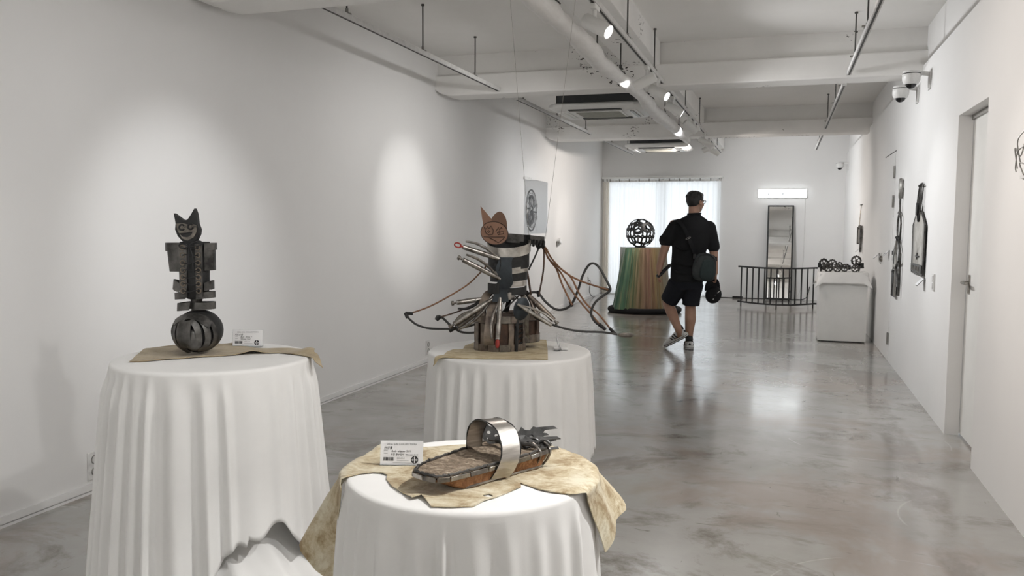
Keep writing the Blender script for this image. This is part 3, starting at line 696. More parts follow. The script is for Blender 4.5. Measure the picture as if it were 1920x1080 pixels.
mid = [(-.262, -.340), (-.222, -.331), (-.179, -.328), (-.104, -.323), (.076, -.271), (.249, -.223), (.169, .06), (.076, .365), (-.089, .31), (-.229, .216), (-.239, .036), (-.205, -.079), (-.247, -.095), (-.244, -.181), (-.224, -.27), (-.245, -.30)]
drape('straw_hide', 'straw-coloured hide under the wire-winged sculpture on the middle table', TM, RM+.002, ZM+.001, resample(mid, .014), lambda d: 62, HIDE3, wave=.0008)
# ------------------------------------------------------------------ price cards in clear stands
PAPER = M('white_card', (.80, .80, .81), .6, 0, (.77, .77, .78), 8); INKC = M('black_ink', (.015, .015, .018), .7); INKG = M('grey_ink', (.30, .30, .31), .7); INKL = M('light_grey_ink', (.52, .52, .53), .7)
def card(label, loc, rz, lean, lines, w=.1070, h=.0610):
    t = thing('price_card', label, 'card', loc, rot=(-lean, 0, rz))
    MB().bb((-w/2, -.0006, .001), (w/2, .0006, h)).build('paper', PAPER, t, smooth=0)
    m = MB(); m.bb((-w/2-.0015, .0012, 0), (w/2+.0015, .0030, h+.002)); m.bb((-w/2-.0015, -.0026, 0), (w/2+.0015, -.0012, .004)); m.build('clear_stand', ACRYL, t, smooth=0)
    MB().bb((-w/2, .003, 0), (w/2, .030, .0018), Matrix.Rotation(lean, 4, 'X')).build('stand_foot', ACRYL, t, smooth=0)
    y = -.0009
    text('2026 S/A COLLECTION', .0066, t, (0, y, h*.835), INKG, align='CENTER', sx=1.12)
    for k, (s_, x, z, sz) in enumerate(lines): text(s_, sz, t, (w*x, y, h*z), INKC, name='handwriting', sx=.98, shear=.15)
    for z in (.60, .475): MB().bb((-w*.42, y-.0001, h*z), (-w*.33, y, h*z+.0016)).build('field_caption', INKL, t, smooth=0)
    MB().bb((-w*.43, y-.0001, h*.372), (w*.43, y, h*.372+.0004)).build('rule_line', INKL, t, smooth=0)
    rnd = random.Random(3); x = -w*.43; m = MB()
    while x < -w*.17:
        b = rnd.choice((.0004, .0007, .0011)); m.bb((x, y-.0001, h*.19), (x+b, y, h*.335)); x += b+rnd.choice((.0004, .0006, .0009))
    bc = m.build('barcode', INKC, t, smooth=0); bc['kind'] = 'stuff'
    text('ZOLO-8', .0052, t, (-w*.11, y, h*.27), INKG, sx=1.05)
    MB().bb((-w*.11, y-.0001, h*.19), (w*.17, y, h*.19+.0010)).build('small_print', INKL, t, smooth=0)
    MB().bb((-w*.20, y-.0001, h*.105), (w*.42, y, h*.105+.0008)).build('small_print', INKL, t, smooth=0)
    cx, cz, r = w*.31, h*.235, h*.15
    e = MB().lathe([(0, 0), (r, 0), (r, .0002), (0, .0002)], 28, Matrix.Translation((cx, y, cz)) @ Matrix.Rotation(pi/2, 4, 'X'), cap=False).build('round_emblem', INKC, t)
    MB().bb((cx-.0011, y-.0004, cz-r*.86), (cx+.0011, y-.0002, cz+r*.86)).build('emblem_bar', PAPER, e, smooth=0)
    MB().bb((cx-.0022, y-.0004, cz+r*.4), (cx-.0008, y-.0002, cz+r*.62)).build('emblem_mark', PAPER, e, smooth=0)
    for sx in (-1, 1): MB().torus((cx+sx*r*.52, y-.0003, cz-.0002), r*.2, .0005, 14, 4, 'y').build('emblem_ring', PAPER, e)
    MB().bb((cx+r*.72, y-.0004, cz-.0004), (cx+r*.9, y-.0002, cz+.0004)).build('emblem_mark', PAPER, e, smooth=0)
    return t
card('white price card standing behind the toe of the sandal on the front table', (-.893, 1.850, ZF+.0045), YAW-.02, .24,
     [('신상품', -.42, .665, .0080), ('Boil - slipper S 01', -.24, .545, .0070), ('우린 할수있어  We can do it', -.26, .41, .0060)])
card('white price card beside the dark boot sculpture on the left table', (-1.822, 2.515, ZL+.0045), YAW+.10, .22,
     [('지도상품', -.44, .67, .0080), ('Boil - Shoes +', -.24, .545, .0072), ('Winter Feel', -.24, .42, .0072)], .1040, .0600)
t = card('white price card seen edge-on at the right of the middle table', (-.985, 3.76, ZM+.003), R_(105), .30, [('신상품', -.42, .645, .0088), ('Boil - shoes', -.24, .545, .0074)])
MB().bb((-.035, -.036, .0), (.035, -.004, .012), Matrix.Rotation(.30, 4, 'X')).build('card_base', PLASTIC, t, smooth=0, bev=.002)
# ------------------------------------------------------------------ iron sandal sculpture on the front table
S = thing('iron_sandal_sculpture', 'rusty iron and leather sandal sculpture with bright steel strap on the front table', 'sculpture', (TF[0], TF[1], ZF+.004))
TOP = [(-.062, -.196), (-.072, -.160), (-.067, -.110), (-.046, -.041), (-.026, .027), (-.008, .092), (.018, .135), (.062, .147), (.118, .128), (.165, .103), (.179, .073), (.150, .018), (.117, -.043), (.085, -.105), (.058, -.154), (.030, -.203), (.006, -.222), (-.030, -.213)]
ax = Vector((.57, .82, 0)).normalized()
def tz(x, y):                                   # toe lifts off the leather
    s = Vector((x, y, 0)).dot(ax); return .042+.006*max(0, (s-.08)/.08)
def shrink(p, k, toe):
    c = Vector((.062, -.01)); v = Vector(p)-c; q = c+v*k; s = Vector((p[0], p[1], 0)).dot(ax)
    w = max(0, min(1, (-s+.02)/.2)); return (q.x+ax.x*toe*w, q.y+ax.y*toe*w)
TS = closed_smooth(TOP, 3); BS = [shrink(p, .86, .045) for p in TS]; n = len(TS)
m = MB(); V, F = tri_region(TS, (), .016); m.add([(v.x, v.y, tz(v.x, v.y)+.0005+.0016*sin(v.x*190)*sin(v.y*140)) for v in V], F); m.build('footbed', SOLE_TOP, S, smooth=60)
m = MB(); m.add([(p[0], p[1], tz(*p)-.004) for p in TS]+[(p[0]*.5+q[0]*.5, p[1]*.5+q[1]*.5, .5*tz(*p)-.001) for p, q in zip(TS, BS)]+[(q[0], q[1], .001) for q in BS], [(i, (i+1) % n, n+(i+1) % n, n+i) for i in range(n)]+[(n+i, n+(i+1) % n, 2*n+(i+1) % n, 2*n+i) for i in range(n)]+[tuple(range(2*n, 3*n))]); m.build('welt', SOLE_SIDE, S, smooth=50)
# crimped steel edging: short separate lengths round the top rim, one dark rolled cord inside it
for k in range(len(TOP)):
    a, b = TOP[k], TOP[(k+1) % len(TOP)]; c_ = lambda p: Vector((p[0], p[1], tz(*p)))
    A_, B_ = c_(a), c_(b); A2 = A_.lerp(B_, .02); B2 = A_.lerp(B_, .98); nn = (B_-A_).cross(Vector((0, 0, 1))).normalized()
    front_ = k >= 9
    cs = Vector((sum(p[0] for p in TOP)/len(TOP), sum(p[1] for p in TOP)/len(TOP), .04)); out = nn if (A_-cs).dot(nn) > 0 else -nn
    m = MB(); m.band([A2+out*.003+Vector((0, 0, -.005)), B2+out*.003+Vector((0, 0, -.005))], Vector((0, 0, .0105))+out*.002*sin(k*2.3), .0025); m.build('edge_strip', (CHROME if k in (10, 12, 14, 17) else IRON_L) if front_ or k in (0, 17) else IRON, S, bev=.0006)
    m = MB(); j = [A2.lerp(B2, q/7)+Vector((0, 0, .003+.0012*sin(q*2.1+k)))-out*.004 for q in range(8)]; m.tube(j, [.0034+.0007*sin(q*1.7+k) for q in range(8)], 7); m.build('rolled_edge', IRON, S)
m = MB()
bs2 = [(p[0], p[1], .006) for p in BS]; i0 = min(range(n), key=lambda i: (BS[i][0]-.03)**2+(BS[i][1]+.13)**2); i1 = min(range(n), key=lambda i: (BS[i][0]-.165)**2+(BS[i][1]-.09)**2)
seq = [bs2[(i0-k) % n] for k in range(((i0-i1) % n)+1)]; m.tube(seq, .0035, 7); m.build('bottom_wire', CHROME, S)
# uprights of bent rod at the heel side
for (a, b) in (((.166, .048), .0), ((.182, .077), .0), ((.172, .098), .0)):
    p = Vector((a[0] if isinstance(a, tuple) else a, a[1] if isinstance(a, tuple) else b, 0)); q = p+Vector((-.012, .006, 0))
    m = MB(); m.tube(catmull([q+Vector((-.02, .012, .060)), q+Vector((-.006, .004, .062)), p+Vector((.003, -.002, .045)), p+Vector((-.004, 0, .022)), q+Vector((-.006, .0, .005))]), .0032, 7); m.build('bent_rod', CHROME, S)
# arched strap, a wide steel band across the foot
perp = Vector((.82, -.57, 0)); c0 = Vector((.050, .020, 0)); P = []
for k in range(25):
    a = pi*(-.02+1.04*k/24); e = cos(a); hgt = max(0, sin(a))**.72
    sh_ = -.010+.018*min(1, max(0, (e-.2)/.45)); lo = max(0, 1-hgt)*(e > 0)
    P.append(c0+perp*(.016+.078*e+(.016*sin(pi*min(1, hgt*1.25)) if e > 0 else 0))+Vector((0, 0, .008+.120*hgt if e > 0 else .040+.088*hgt))+ax*(sh_-.050*lo))
w = [ax*(.056 if k < 14 else .056-.001*(k-14))+Vector((0, 0, -.004)) for k in range(25)]
MB().band(P, w, .0022).build('strap', STEEL, S, smooth=60)
for sgn in (-1, 1): MB().tube([p+q*.5*sgn+Vector((0, 0, .0006)) for p, q in zip(P, w)], [.0016+.0006*sin(k*5.1) for k in range(25)], 6).build('weld_bead', BLACK_IRON, S)
# cut-out cat-face plates, lying over each other at the heel
EARS = [(-.030, .000), (-.038, .030), (-.014, .018), (.012, .019), (.040, .034), (.030, -.002), (.022, -.020), (.0, -.029), (-.020, -.021)]
def facepl(o, mtx, k=1.0):
    ol = [(x*k, z*k) for x, z in o]; ho = [[(cx*k+.0052*k*cos(a*pi/4), cz*k+.0045*k*sin(a*pi/4)) for a in range(8)] for cx, cz in ((-.011, .001), (.012, -.001))]
    ho.append([(x*k, z*k) for x, z in ((-.012, -.013), (.0, -.017), (.012, -.013), (.006, -.021), (-.006, -.021))])
    m = MB(); m.plate(ol, .0025, ho, mtx); m.build('cat_face_plate', GUN, S, smooth=0, bev=.0004)
up_at = lambda x, y, z, rz, tilt, roll, k: (Matrix.Translation((x, y, z)) @ Matrix.Rotation(rz, 4, 'Z') @ Matrix.Rotation(tilt, 4, 'X') @ Matrix.Rotation(roll, 4, 'Y'))
facepl(EARS, up_at(.034, .070, .074, .28, -.2, .30, 1), .92)
HORN = [(-.030, -.004), (-.036, .010), (-.026, .016), (-.020, .028), (-.008, .018), (.006, .017), (.016, .029), (.026, .026), (.078, .030), (.090, .022), (.052, .017), (.046, .010), (.058, .008), (.064, .002), (.046, .000), (.044, -.008), (.060, -.010), (.082, -.006), (.086, -.014), (.040, -.024), (.0, -.026), (-.022, -.020)]
for x, y, z, rz, ti, ro, kk in ((.118, .104, .068, .30, -.45, -.02, .85), (.098, .088, .060, .42, -.75, .10, .72), (.135, .078, .057, .22, -.85, .02, .82), (.080, .104, .060, .35, -.6, .16, .66)):
    facepl(HORN, up_at(x, y, z, rz, ti, ro, 1), kk)
for k in range(7):
    rnd = random.Random(k+40); p = Vector((.075+.016*k, .118-.007*k, .055)); m = MB(); m.torus((p.x, p.y, p.z), .011+.004*rnd.random(), .003, 14, 6, 'x' if k % 2 else 'y', (0, 4.6), 1, .9); m.build('scrap_curl', GUN, S)
for (a, b, r) in (((.02, .09, .055), (.09, .04, .052), .006), ((.09, .07, .052), (.165, .055, .056), .0055), ((.03, .125, .052), (.155, .095, .055), .005)):
    m = MB(); m.tube(catmull([Vector(a), Vector(a).lerp(Vector(b), .5)+Vector((0, 0, .004)), Vector(b)], 5), [r*(1+.15*sin(q*2)) for q in range(11)], 8); m.build('welded_rod', IRON, S)
# ------------------------------------------------------------------ cat-eared boot sculpture on the left table
B = thing('boot_sculpture', 'dark iron boot sculpture with cat-eared smiling head on the left table', 'sculpture', (-1.885, 2.335, ZL+.0035), YAW)
q = Fr(370, 661, .00178); s = q.s
bc = q(370, 617.5, 0); rx, ry, rz = 46*s, 56*s, 41.5*s
m = MB(); m.ell(bc, (rx*.95, ry*.95, rz*.99), 32, 20); m.build('toe_ball', BLACK_IRON, B)
def surf(x, z, k=1.0):          # front point of the ball for a given side / height fraction
    r2 = max(0, 1-x*x-z*z); return bc+Vector((x*rx*k, -ry*k*sqrt(r2), z*rz*k))
def strip_on_ball(f, width, k, mat, th=.004):
    P = [f(i/20) for i in range(21)]; pts = [surf(x, z, k) for x, z in P]; w = []
    for i in range(21):
        t = (pts[min(i+1, 20)]-pts[max(i-1, 0)]).normalized(); nn = (pts[i]-bc); nn = Vector((nn.x/rx**2, nn.y/ry**2, nn.z/rz**2)).normalized(); w.append(t.cross(nn).normalized()*width)
    MB().band(pts, w, th).build('iron_strap', mat, B, smooth=60)
for a, wd, k in ((.30, .019, 1.06), (.58, .020, 1.04), (.84, .019, 1.02)):
    strip_on_ball(lambda t, a=a: (-a*sin(pi*(.06+.88*t))**.75-.04, .88*cos(pi*(.10+.84*t))*(1-.10*a)), wd, k, IRON)
for a, wd, k, dz in ((.42, .020, 1.06, -.22), (.70, .021, 1.04, -.05), (.90, .018, 1.02, .06)):
    strip_on_ball(lambda t, a=a, dz=dz: (a*sin(pi*(.02+.90*t))**.8*.97, (.86+dz)*cos(pi*(.04+.92*t))*(1-.16*a)+dz*.25), wd, k, IRON)
strip_on_ball(lambda t: (-.62+1.35*t, .80-.35*(2*t-1)**2-.12*t), .030, 1.055, IRON)
strip_on_ball(lambda t: (-.10+.02*t, .55-1.15*t), .040, 1.06, IRON_L if False else IRON)
m = MB(); m.ell(surf(.16, -.30, .80), (17*s, 17*s, 22*s), 18, 12); m.build('toe_cap', IRON, B)
m = MB(); m.tube([q(366, 588), q(366, 570), q(367, 552)], [10*s, 8.5*s, 12*s], 14); m.build('neck', IRON, B)
def curl(x0, y0, x1, y1, hh, dep, mat=IRON, tw=0.0):   # strap looping sideways out of the body and back
    P, w = [], []
    for i in range(17):
        a = pi*i/16; x = x0+(x1-x0)*sin(a)**.75; y = y0+(y1-y0)*sin(a); P.append(q(x, y, -dep*cos(a)*s)+Vector((0, 0, 0))); w.append(Vector((tw*cos(a)*hh*s, 0, hh*s)))
    MB().band(P, w, .003).build('curled_strap', mat, B, smooth=60)
m = MB(); loft(m, [(q(366, 556), 15*s, 14*s), (q(366, 548), 24*s, 19*s), (q(366, 520), 26*s, 21*s), (q(366, 480), 27*s, 22*s), (q(366, 447), 28*s, 20*s)], 28); m.build('shaft', BLACK_IRON, B)
for sx in (-1, 1):
    ol = [(-6.5, 0), (6.5, 0), (7.5, 100), (-7.5, 100)]
    MB().plate([(x*s, z*s) for x, z in ol], .004, mtx=Matrix.Translation(q(366+sx*14.7, 551, -23.5*s)) @ Matrix.Rotation(-sx*.22, 4, 'Z')).build('eyelet_facing', IRON, B, smooth=0, bev=.001)
    for k, y in enumerate((457.6, 471.7, 486, 500, 513, 526, 539)):
        e = q(366+sx*14.7, y, -24.5*s); MB().torus(e, 4.3*s, 1.25*s, 16, 6, 'y').build('eyelet', EYELET, B)
for k, y in enumerate((459, 472, 486, 500, 513, 526, 539)):
    MB().tube(catmull([q(352, y, -25*s), q(359, y+1.5*(-1)**k, -27*s), q(366, y+2, -27.5*s), q(374, y-1*(-1)**k, -27*s), q(381, y, -25*s)], 4), 1.0*s, 6).build('lace', LACE, B)
for pts in ([(366, 455), (372, 449), (384, 445), (391, 448), (386, 453), (372, 455), (366, 456)], [(366, 455), (356, 451), (347, 453), (352, 459), (366, 456)], [(366, 455), (364, 475), (361, 500)], [(366, 455), (371, 470), (373, 506)]):
    MB().tube(catmull([q(x, y, -29*s) for x, y in pts], 5), 1.1*s, 6).build('bow_lace', LACE, B)
curl(342, 457, 311, 457, 15.5, 17); curl(390, 456, 406, 455.5, 13.5, 17)
for x0, x1, xb, yt, yb in ((343, 316.5, 321.5, 464, 503.5), (389, 403, 403, 462, 501)):
    P, w = [], []
    for i in range(13):
        a = pi*i/12; x = x0+(x1-x0)*sin(a)**.6; P.append(q(x, (yt+yb)/2, -15*cos(a)*s)); w.append(Vector(((xb-x1)*-1*s*sin(a)*.8, 0, (yb-yt)*s)))
    MB().band(P, w, .003).build('arm_sheet', IRON, B, smooth=60)
curl(342, 534, 325, 527, 17, 16, tw=.25); curl(388, 532, 399, 528, 16, 16)
curl(352, 549, 327, 551, 12.5, 17); curl(372, 549, 402, 547, 12.5, 17)
curl(360, 569, 331, 572, 15, 18, tw=.2); curl(370, 569, 402, 568, 13.5, 18)
hd = [(329.9, 393), (338, 399), (348, 406.4), (355.5, 405.4), (362, 396), (369.4, 383.6), (373, 394), (375, 413), (378.9, 424), (377.5, 433), (372, 444), (365, 449), (350, 449), (344.4, 445.7), (336, 436), (331.7, 424), (333, 413)]
MB().plate(q.o(hd), 13*s, mtx=Matrix.Translation((0, -8*s, 0))).build('head', BLACK_IRON, B, smooth=0, bev=.002)
fp = [(335, 413), (347, 412), (356, 414), (363, 412), (374, 416), (373.6, 428), (368, 439), (356, 445), (346, 441), (343, 436), (337, 425)]
mo = [(340, 431), (352, 430.5), (366, 428.5), (363.5, 434), (356, 438.5), (347, 438)]
MB().plate(q.o(fp), 2*s, [q.o(mo)], Matrix.Translation((0, -10.5*s, 0))).build('face_plate', IRON_L, B, smooth=0, bev=.0006)
for x, y, a0 in ((346.3, 420, .6), (362.5, 418.5, .8)):
    MB().torus(q(x, y, -11.5*s), 4.9*s, 1.7*s, 20, 6, 'y', (a0, a0+5.2)).build('eye_ring', BLACK_IRON, B)
    MB().ell(q(x+.3, y, -11*s), (1.6*s, 1.2*s, 1.6*s), 8, 6).build('pupil', IRON_L, B)
MB().tube([q(351, 419.5, -12*s), q(358, 418.5, -12*s)], .7*s, 6).build('spectacle_bridge', BLACK_IRON, B); MB().tube([q(367, 418.5, -12*s), q(377, 419, -10*s)], .8*s, 6).build('spectacle_arm', BLACK_IRON, B)
# ------------------------------------------------------------------ wire-winged sculpture on the middle table
G = thing('winged_boots_sculpture', 'iron sculpture with brown leather cat face, pliers and curving rod wings on the middle table', 'sculpture', (-1.215, 3.665, ZM+.004), YAW)
q = Fr(950, 658, .0025); s = q.s
def drum(cx, d, rxp, ryp, yb, yt, seed, n=9, a0=pi, a1=2*pi):
    rnd = random.Random(seed); cy = d*s
    def at(a, y, k=1.0): return q(cx+rxp*k*cos(a), y, d*s+ryp*k*s*sin(a))
    m = MB(); loft(m, [(q(cx, yb, d*s), rxp*s*.93, ryp*s*.93), (q(cx, yt, d*s), rxp*s*.93, ryp*s*.93)], 30); m.build('rusted_wall', RUST, G)
    for (y, h, mt) in ((yb-7, 14, BRONZE), (yt+7, 13, BRONZE)):
        K = 8
        for k in range(K):
            b0 = pi*.92+(1.16*pi)*k/K; b1 = pi*.92+(1.16*pi)*(k+.95)/K
            MB().band([at(b0+(b1-b0)*i/4, y+rnd.uniform(-.4, .4), 1.02) for i in range(5)], Vector((0, 0, h*s)), .004).build('rim_strip', mt if rnd.random() > .25 else IRON_L, G, smooth=60)
        m = MB(); m.tube([at(2*pi*i/36, y+h*.52, 1.01) for i in range(36)], 1.0*s, 6, closed=True); m.build('weld_bead', BLACK_IRON, G)
    for k in range(n):
        a = pi*1.02+pi*.98*k/(n-1)+rnd.uniform(-.05, .05); wd = rnd.uniform(8, 15)
        if rnd.random() < .7: MB().band([at(a, yt+12, 1.0), at(a+.02, (yt+yb)/2, 1.015), at(a, yb-12, 1.0)], Vector((-sin(a)*wd*s, cos(a)*wd*s*ryp/rxp, 0)), .003).build('side_strip', BRONZE if rnd.random() < .6 else RUST, G, smooth=60)
drum(976, 32, 34, 34, 645, 590, 5, 8); drum(935, 0, 47, 36, 659, 592, 6, 9)
MB().tube([q(968, 600, -26*s), q(966, 625, -30*s), q(966, 659, -30*s)], [3*s, 4*s, 3*s], 8).build('lacing_post', BLACK_IRON, G)
for k in range(5): MB().tube([q(964, 612+9*k, -31*s), q(978, 606+9*k, -14*s)], 1.6*s, 6).build('lacing', BLACK_IRON, G)
# ribs rising from the drums to the waist
def rib(pts, w, mat, name='rib_strap'):
    P = catmull([q(*p) for p in pts], 5); MB().band(P, w*s if isinstance(w, Vector) else Vector((w*s, 0, 0)), .0035).build(name, mat, G, smooth=60)
rib([(898, 602, -25*s), (902, 575, -24*s), (912, 552, -14*s), (925, 545, -5*s)], 15, BRONZE)
rib([(916, 645, -38*s), (915, 625, -40*s), (918, 600, -35*s), (921, 575, -26*s), (930, 556, -16*s)], 18, BRONZE)
rib([(985, 640, 0), (984, 610, -6*s), (985, 575, -6*s), (975, 552, 0)], 10, IRON_L)
rib([(1000, 600, 20*s), (996, 572, 16*s), (982, 548, 10*s)], 10, IRON)
rib([(903, 600, 20*s), (906, 570, 20*s), (925, 545, 10*s)], 10, BLACK_IRON)
rib([(945, 600, 30*s), (950, 575, 28*s), (955, 548, 15*s)], 9, BLACK_IRON)
rib([(941, 565, -22*s), (951, 556, -24*s), (962, 558, -18*s)], Vector((0, 0, 13)), CHROME, 'buckle_sheet')
for a, b in (((930, 598), (972, 556)), ((960, 556), (985, 580))): MB().tube([q(*a, 12*s), q(*b, 6*s)], 1.3*s, 6).build('inner_rod', IRON, G)
mt = Matrix.Translation(q(975, 579, -26*s)) @ Matrix.Rotation(.45, 4, 'Z') @ Matrix.Rotation(.25, 4, 'Y') @ Matrix.Rotation(pi/2, 4, 'X')
MB().lathe([(0, -.004), (17*s, -.004), (20*s, 0), (17*s, .006), (2*s, .008), (0, .008)], 28, mt @ Matrix.Diagonal((.82, 1.08, 1, 1)), cap=False).build('blue_disc', BLUE_IRON, G)
MB().ell(q(973, 580, -30*s), (1.6*s, 1.2*s, 2*s), 8, 6).build('rivet', BLACK_IRON, G)
# torso: stacked strap rings, bright and black
def ring(cy, h, rxp, ryp, mat, tilt=0.0, cx=951, d=0, a0=pi*.86, a1=pi*2.12, name='ring_strap', bulge=0):
    P = [q(cx+rxp*cos(a), cy+tilt*cos(a)-bulge*sin(a), d*s+ryp*s*sin(a)) for a in [a0+(a1-a0)*i/28 for i in range(29)]]
    MB().band(P, Vector((0, 0, h*s)), .004).build(name, mat, G, smooth=60)
ring(466, 18, 40, 26, STRIP, -2, bulge=10); ring(491, 26, 37.5, 24, BLACK_IRON, -2, bulge=4); ring(507, 11, 36, 24.5, STRIP, -3, bulge=3, a0=pi*1.25)
ring(519, 17, 34, 22, BLACK_IRON, -2, bulge=2); ring(533, 11, 33, 24.5, STEEL, -2, bulge=2, a0=pi*1.3); ring(545, 14, 33, 22, BLACK_IRON, 0, bulge=3)
ring(452, 18, 40, 26, BLACK_IRON, 0, a0=.05*pi, a1=.95*pi, name='collar_sheet')
ring(466, 20, 36, 22, BLACK_IRON, 0, a0=0.02, a1=pi, name='back_sheet'); ring(505, 50, 33, 20, BLACK_IRON, 0, a0=.15, a1=pi*.9, name='back_sheet')
sh = catmull([q(946, 484, -31*s), q(942, 505, -33*s), q(946, 525, -32*s), q(938, 545, -30*s), q(936, 566, -32*s)], 5)
MB().band(sh, [Vector(((27-3*sin(i*.9))*s, 3*s*sin(i*.6), 0)) for i in range(len(sh))], .005).build('blued_apron', BLUE_IRON, G, smooth=60)
for (x0, x1, y0, y1) in ((918, 937, 489, 493), (917, 936, 502, 507), (925, 937, 497, 500), (913, 934, 533, 549)):
    rib([(x0, (y0+y1)/2, -20*s), ((x0+x1)/2, (y0+y1)/2+1, -30*s), (x1, (y0+y1)/2, -34*s)], Vector((0, 0, y1-y0+3)), BLACK_IRON, 'torn_strap')
# rear shoulder bar with its row of bolts
MB().band(catmull([q(946, 449, 18*s), q(975, 451, 20*s), q(1018, 455, 22*s)], 5), Vector((0, 0, 17*s)), .012).build('shoulder_bar', IRON, G, smooth=60)
for k in range(6): MB().tube([q(985+6.4*k, 452+.8*k, 19*s), q(984+6.4*k, 462+.8*k, 6*s)], 2.6*s, 7).build('bolt', BLACK_IRON, G)
# leather cat face
FM = Matrix.Translation((0, -44*s, 0))
ear = lambda pts, mat: MB().plate(closed_smooth(q.o(pts), 4) if len(pts) > 7 else q.o(pts), .004, mtx=Matrix.Translation((0, -40*s, 0))).build('ear', mat, G, smooth=0)
ear([(899.3, 391), (908, 401), (920, 414.8), (924, 425), (905, 428), (902, 412)], CARDB)
ear([(919, 416), (924, 407), (930, 402), (936, 401), (942, 406), (946, 415), (947.6, 425), (947, 437), (938, 440), (925, 428)], CARDB2)
fo = [(925+24.6*cos(a)-2*sin(a)*.6, 440+20.6*sin(a)+3.2*cos(a)*.9) for a in [2*pi*i/36 for i in range(36)]]
MB().plate(q.o(fo), .006, mtx=FM).build('face', CARDB, G, smooth=0)
L3 = lambda pts: [(840+x/6.75, 380+y/6.75) for x, y in pts]
for pts in ([(447, 325), (468, 358), (490, 320), (507, 350), (530, 318), (545, 345), (562, 372), (550, 420), (505, 428), (470, 400), (447, 325)], [(590, 385), (622, 335), (637, 368), (657, 332), (668, 352)], [(606, 395), (620, 425), (680, 410), (690, 378), (655, 380)], [(440, 450), (570, 452), (705, 450)], [(510, 462), (570, 490), (620, 522), (670, 485), (700, 458)],
            [(490, 385), (505, 372), (520, 385), (505, 400), (490, 385)], [(620, 392), (634, 380), (648, 394), (634, 406), (620, 392)]):
    MB().tube([q(x, y, -44.6*s) for x, y in L3(pts)], .62*s, 5).build('drawn_line', INK, G)
MB().tube([q(x, y, -43.8*s) for x, y in fo], .7*s, 5, closed=True).build('drawn_line', INK, G)
# locking pliers
def pliers(a, b, d0, d1, side, mat=CHROME, knob='screw', k=1.0, lever_mat=None):
    k *= 1.22
    A_, B_ = q(*a, d0*s), q(*b, d1*s); D = (B_-A_); L = D.length; u = D.normalized(); n_ = Vector((0, -1, 0)).cross(u).normalized()*side
    t = MB(); t.tube([A_, A_+D*.55, A_+D*.8, B_], [3.6*s*k, 4.0*s*k, 3.6*s*k, 2.4*s*k], 10); o = t.build('plier_handle', mat, G)
    P = catmull([A_+n_*9*s*k+D*.02, A_+D*.30+n_*11*s*k, A_+D*.62+n_*8*s*k, A_+D*.90+n_*2*s], 5)
    MB().tube(P, [2.0*s*k+1.2*s*k*sin(pi*i/(len(P)-1)) for i in range(len(P))], 8, flat=.7).build('plier_lever', lever_mat or mat, G)
    m = MB(); m.cyl(A_+D*.70-Vector((0, 5*s, 0)), A_+D*.70+Vector((0, 5*s, 0)), 2.2*s, n=10); m.build('rivet', GREY, G)
    if knob == 'screw': m = MB(); m.cyl(A_-u*1*s, A_-u*6*s, 2.0*s, n=8); m.cyl(A_-u*6*s, A_-u*10*s, 4.2*s, n=12); m.build('adjusting_screw', IRON_L, G)
    elif knob == 'ring': m = MB(); e = A_-u*10*s; m.tube([e+u*6*s*cos(x)+n_*4*s*sin(x) for x in [2*pi*i/16 for i in range(16)]], 1.5*s, 6, closed=True); m.cyl(A_-u*4*s, A_, 1.6*s, n=8); m.build('red_ring', RED, G)
    elif knob == 'tip': m = MB(); m.tube([A_, A_-u*4*s, A_-u*13*s, A_-u*16*s], [2.4*s, 4.0*s, 3.6*s, 1.5*s], 10); m.cyl(A_-u*9*s-Vector((0, 4.2*s, 0)), A_-u*9*s, 1.2*s, n=8); m.build('red_tip', RED, G)
pliers((868, 465), (936, 488), -45, -30, 1, knob='ring'); pliers((868, 488), (936, 524), -50, -30, 1, CHROME, lever_mat=IRON_L)
pliers((856, 568), (905, 562), -30, -15, -1, lever_mat=BLACK_IRON); pliers((852, 606), (922, 561), -48, -26, -1, k=1.1); pliers((858, 613), (900, 582), -30, -15, 1, IRON_L, knob='')
pliers((932, 632), (936, 558), -56, -34, 1, knob='tip'); pliers((1030, 606), (968, 570), -52, -34, -1, STRIP, knob='', k=.8); pliers((1036, 602), (988, 556), -8, 0, 1, BRONZE, lever_mat=BRONZE, k=1.15)
# rods, hoses and clamps of the wings
def rodp(pts, r, mat, name, d0=0, d1=None, flat=1.0):
    d1 = d0 if d1 is None else d1; n = len(pts); P = catmull([q(x, y, (d0+(d1-d0)*i/(n-1))*s) for i, (x, y) in enumerate(pts)], 6); MB().tube(P, r*s, 8, flat=flat).build(name, mat, G)
rodp([(934, 470), (917, 493), (895.5, 516.7), (873, 537.8), (835.5, 561), (800, 579), (764, 591)], 1.5, HOSE, 'copper_rod', 25, -20)
rodp([(762, 594), (770, 603), (782, 612), (804, 618.5), (842, 619.5), (864, 618), (890, 611)], 2.0, CABLE, 'wing_rod', -20, 0)
rodp([(817, 600), (820, 594), (829, 598), (844, 613), (860, 624), (874, 627), (892, 626.7)], 2.2, CABLE, 'wing_rod', -25, 0)
rodp([(826, 595.5), (860, 585), (897, 568)], 1.4, RUST, 'copper_rod', -22, -5)
BIG = [(985, 556), (996, 552), (1008, 554), (1020, 568.5), (1036.7, 581.7), (1051, 583.8), (1065, 577.7), (1074, 564.4), (1081.5, 544), (1089.6, 517.6), (1099.8, 499), (1110, 495.6), (1120, 504), (1130, 521.6), (1138.5, 538), (1139, 545), (1130, 552), (1114, 564), (1106, 576.6), (1104, 589), (1110, 601), (1123, 612)]
rodp(BIG, 2.3, CABLE, 'wing_rod', 20, -30)
rodp([(1000, 597), (1012, 603), (1036.7, 611), (1065, 618), (1091.6, 620.4), (1122, 620.4), (1151, 623.5)], 2.6, CABLE, 'wing_rod', 0, -40, .8)
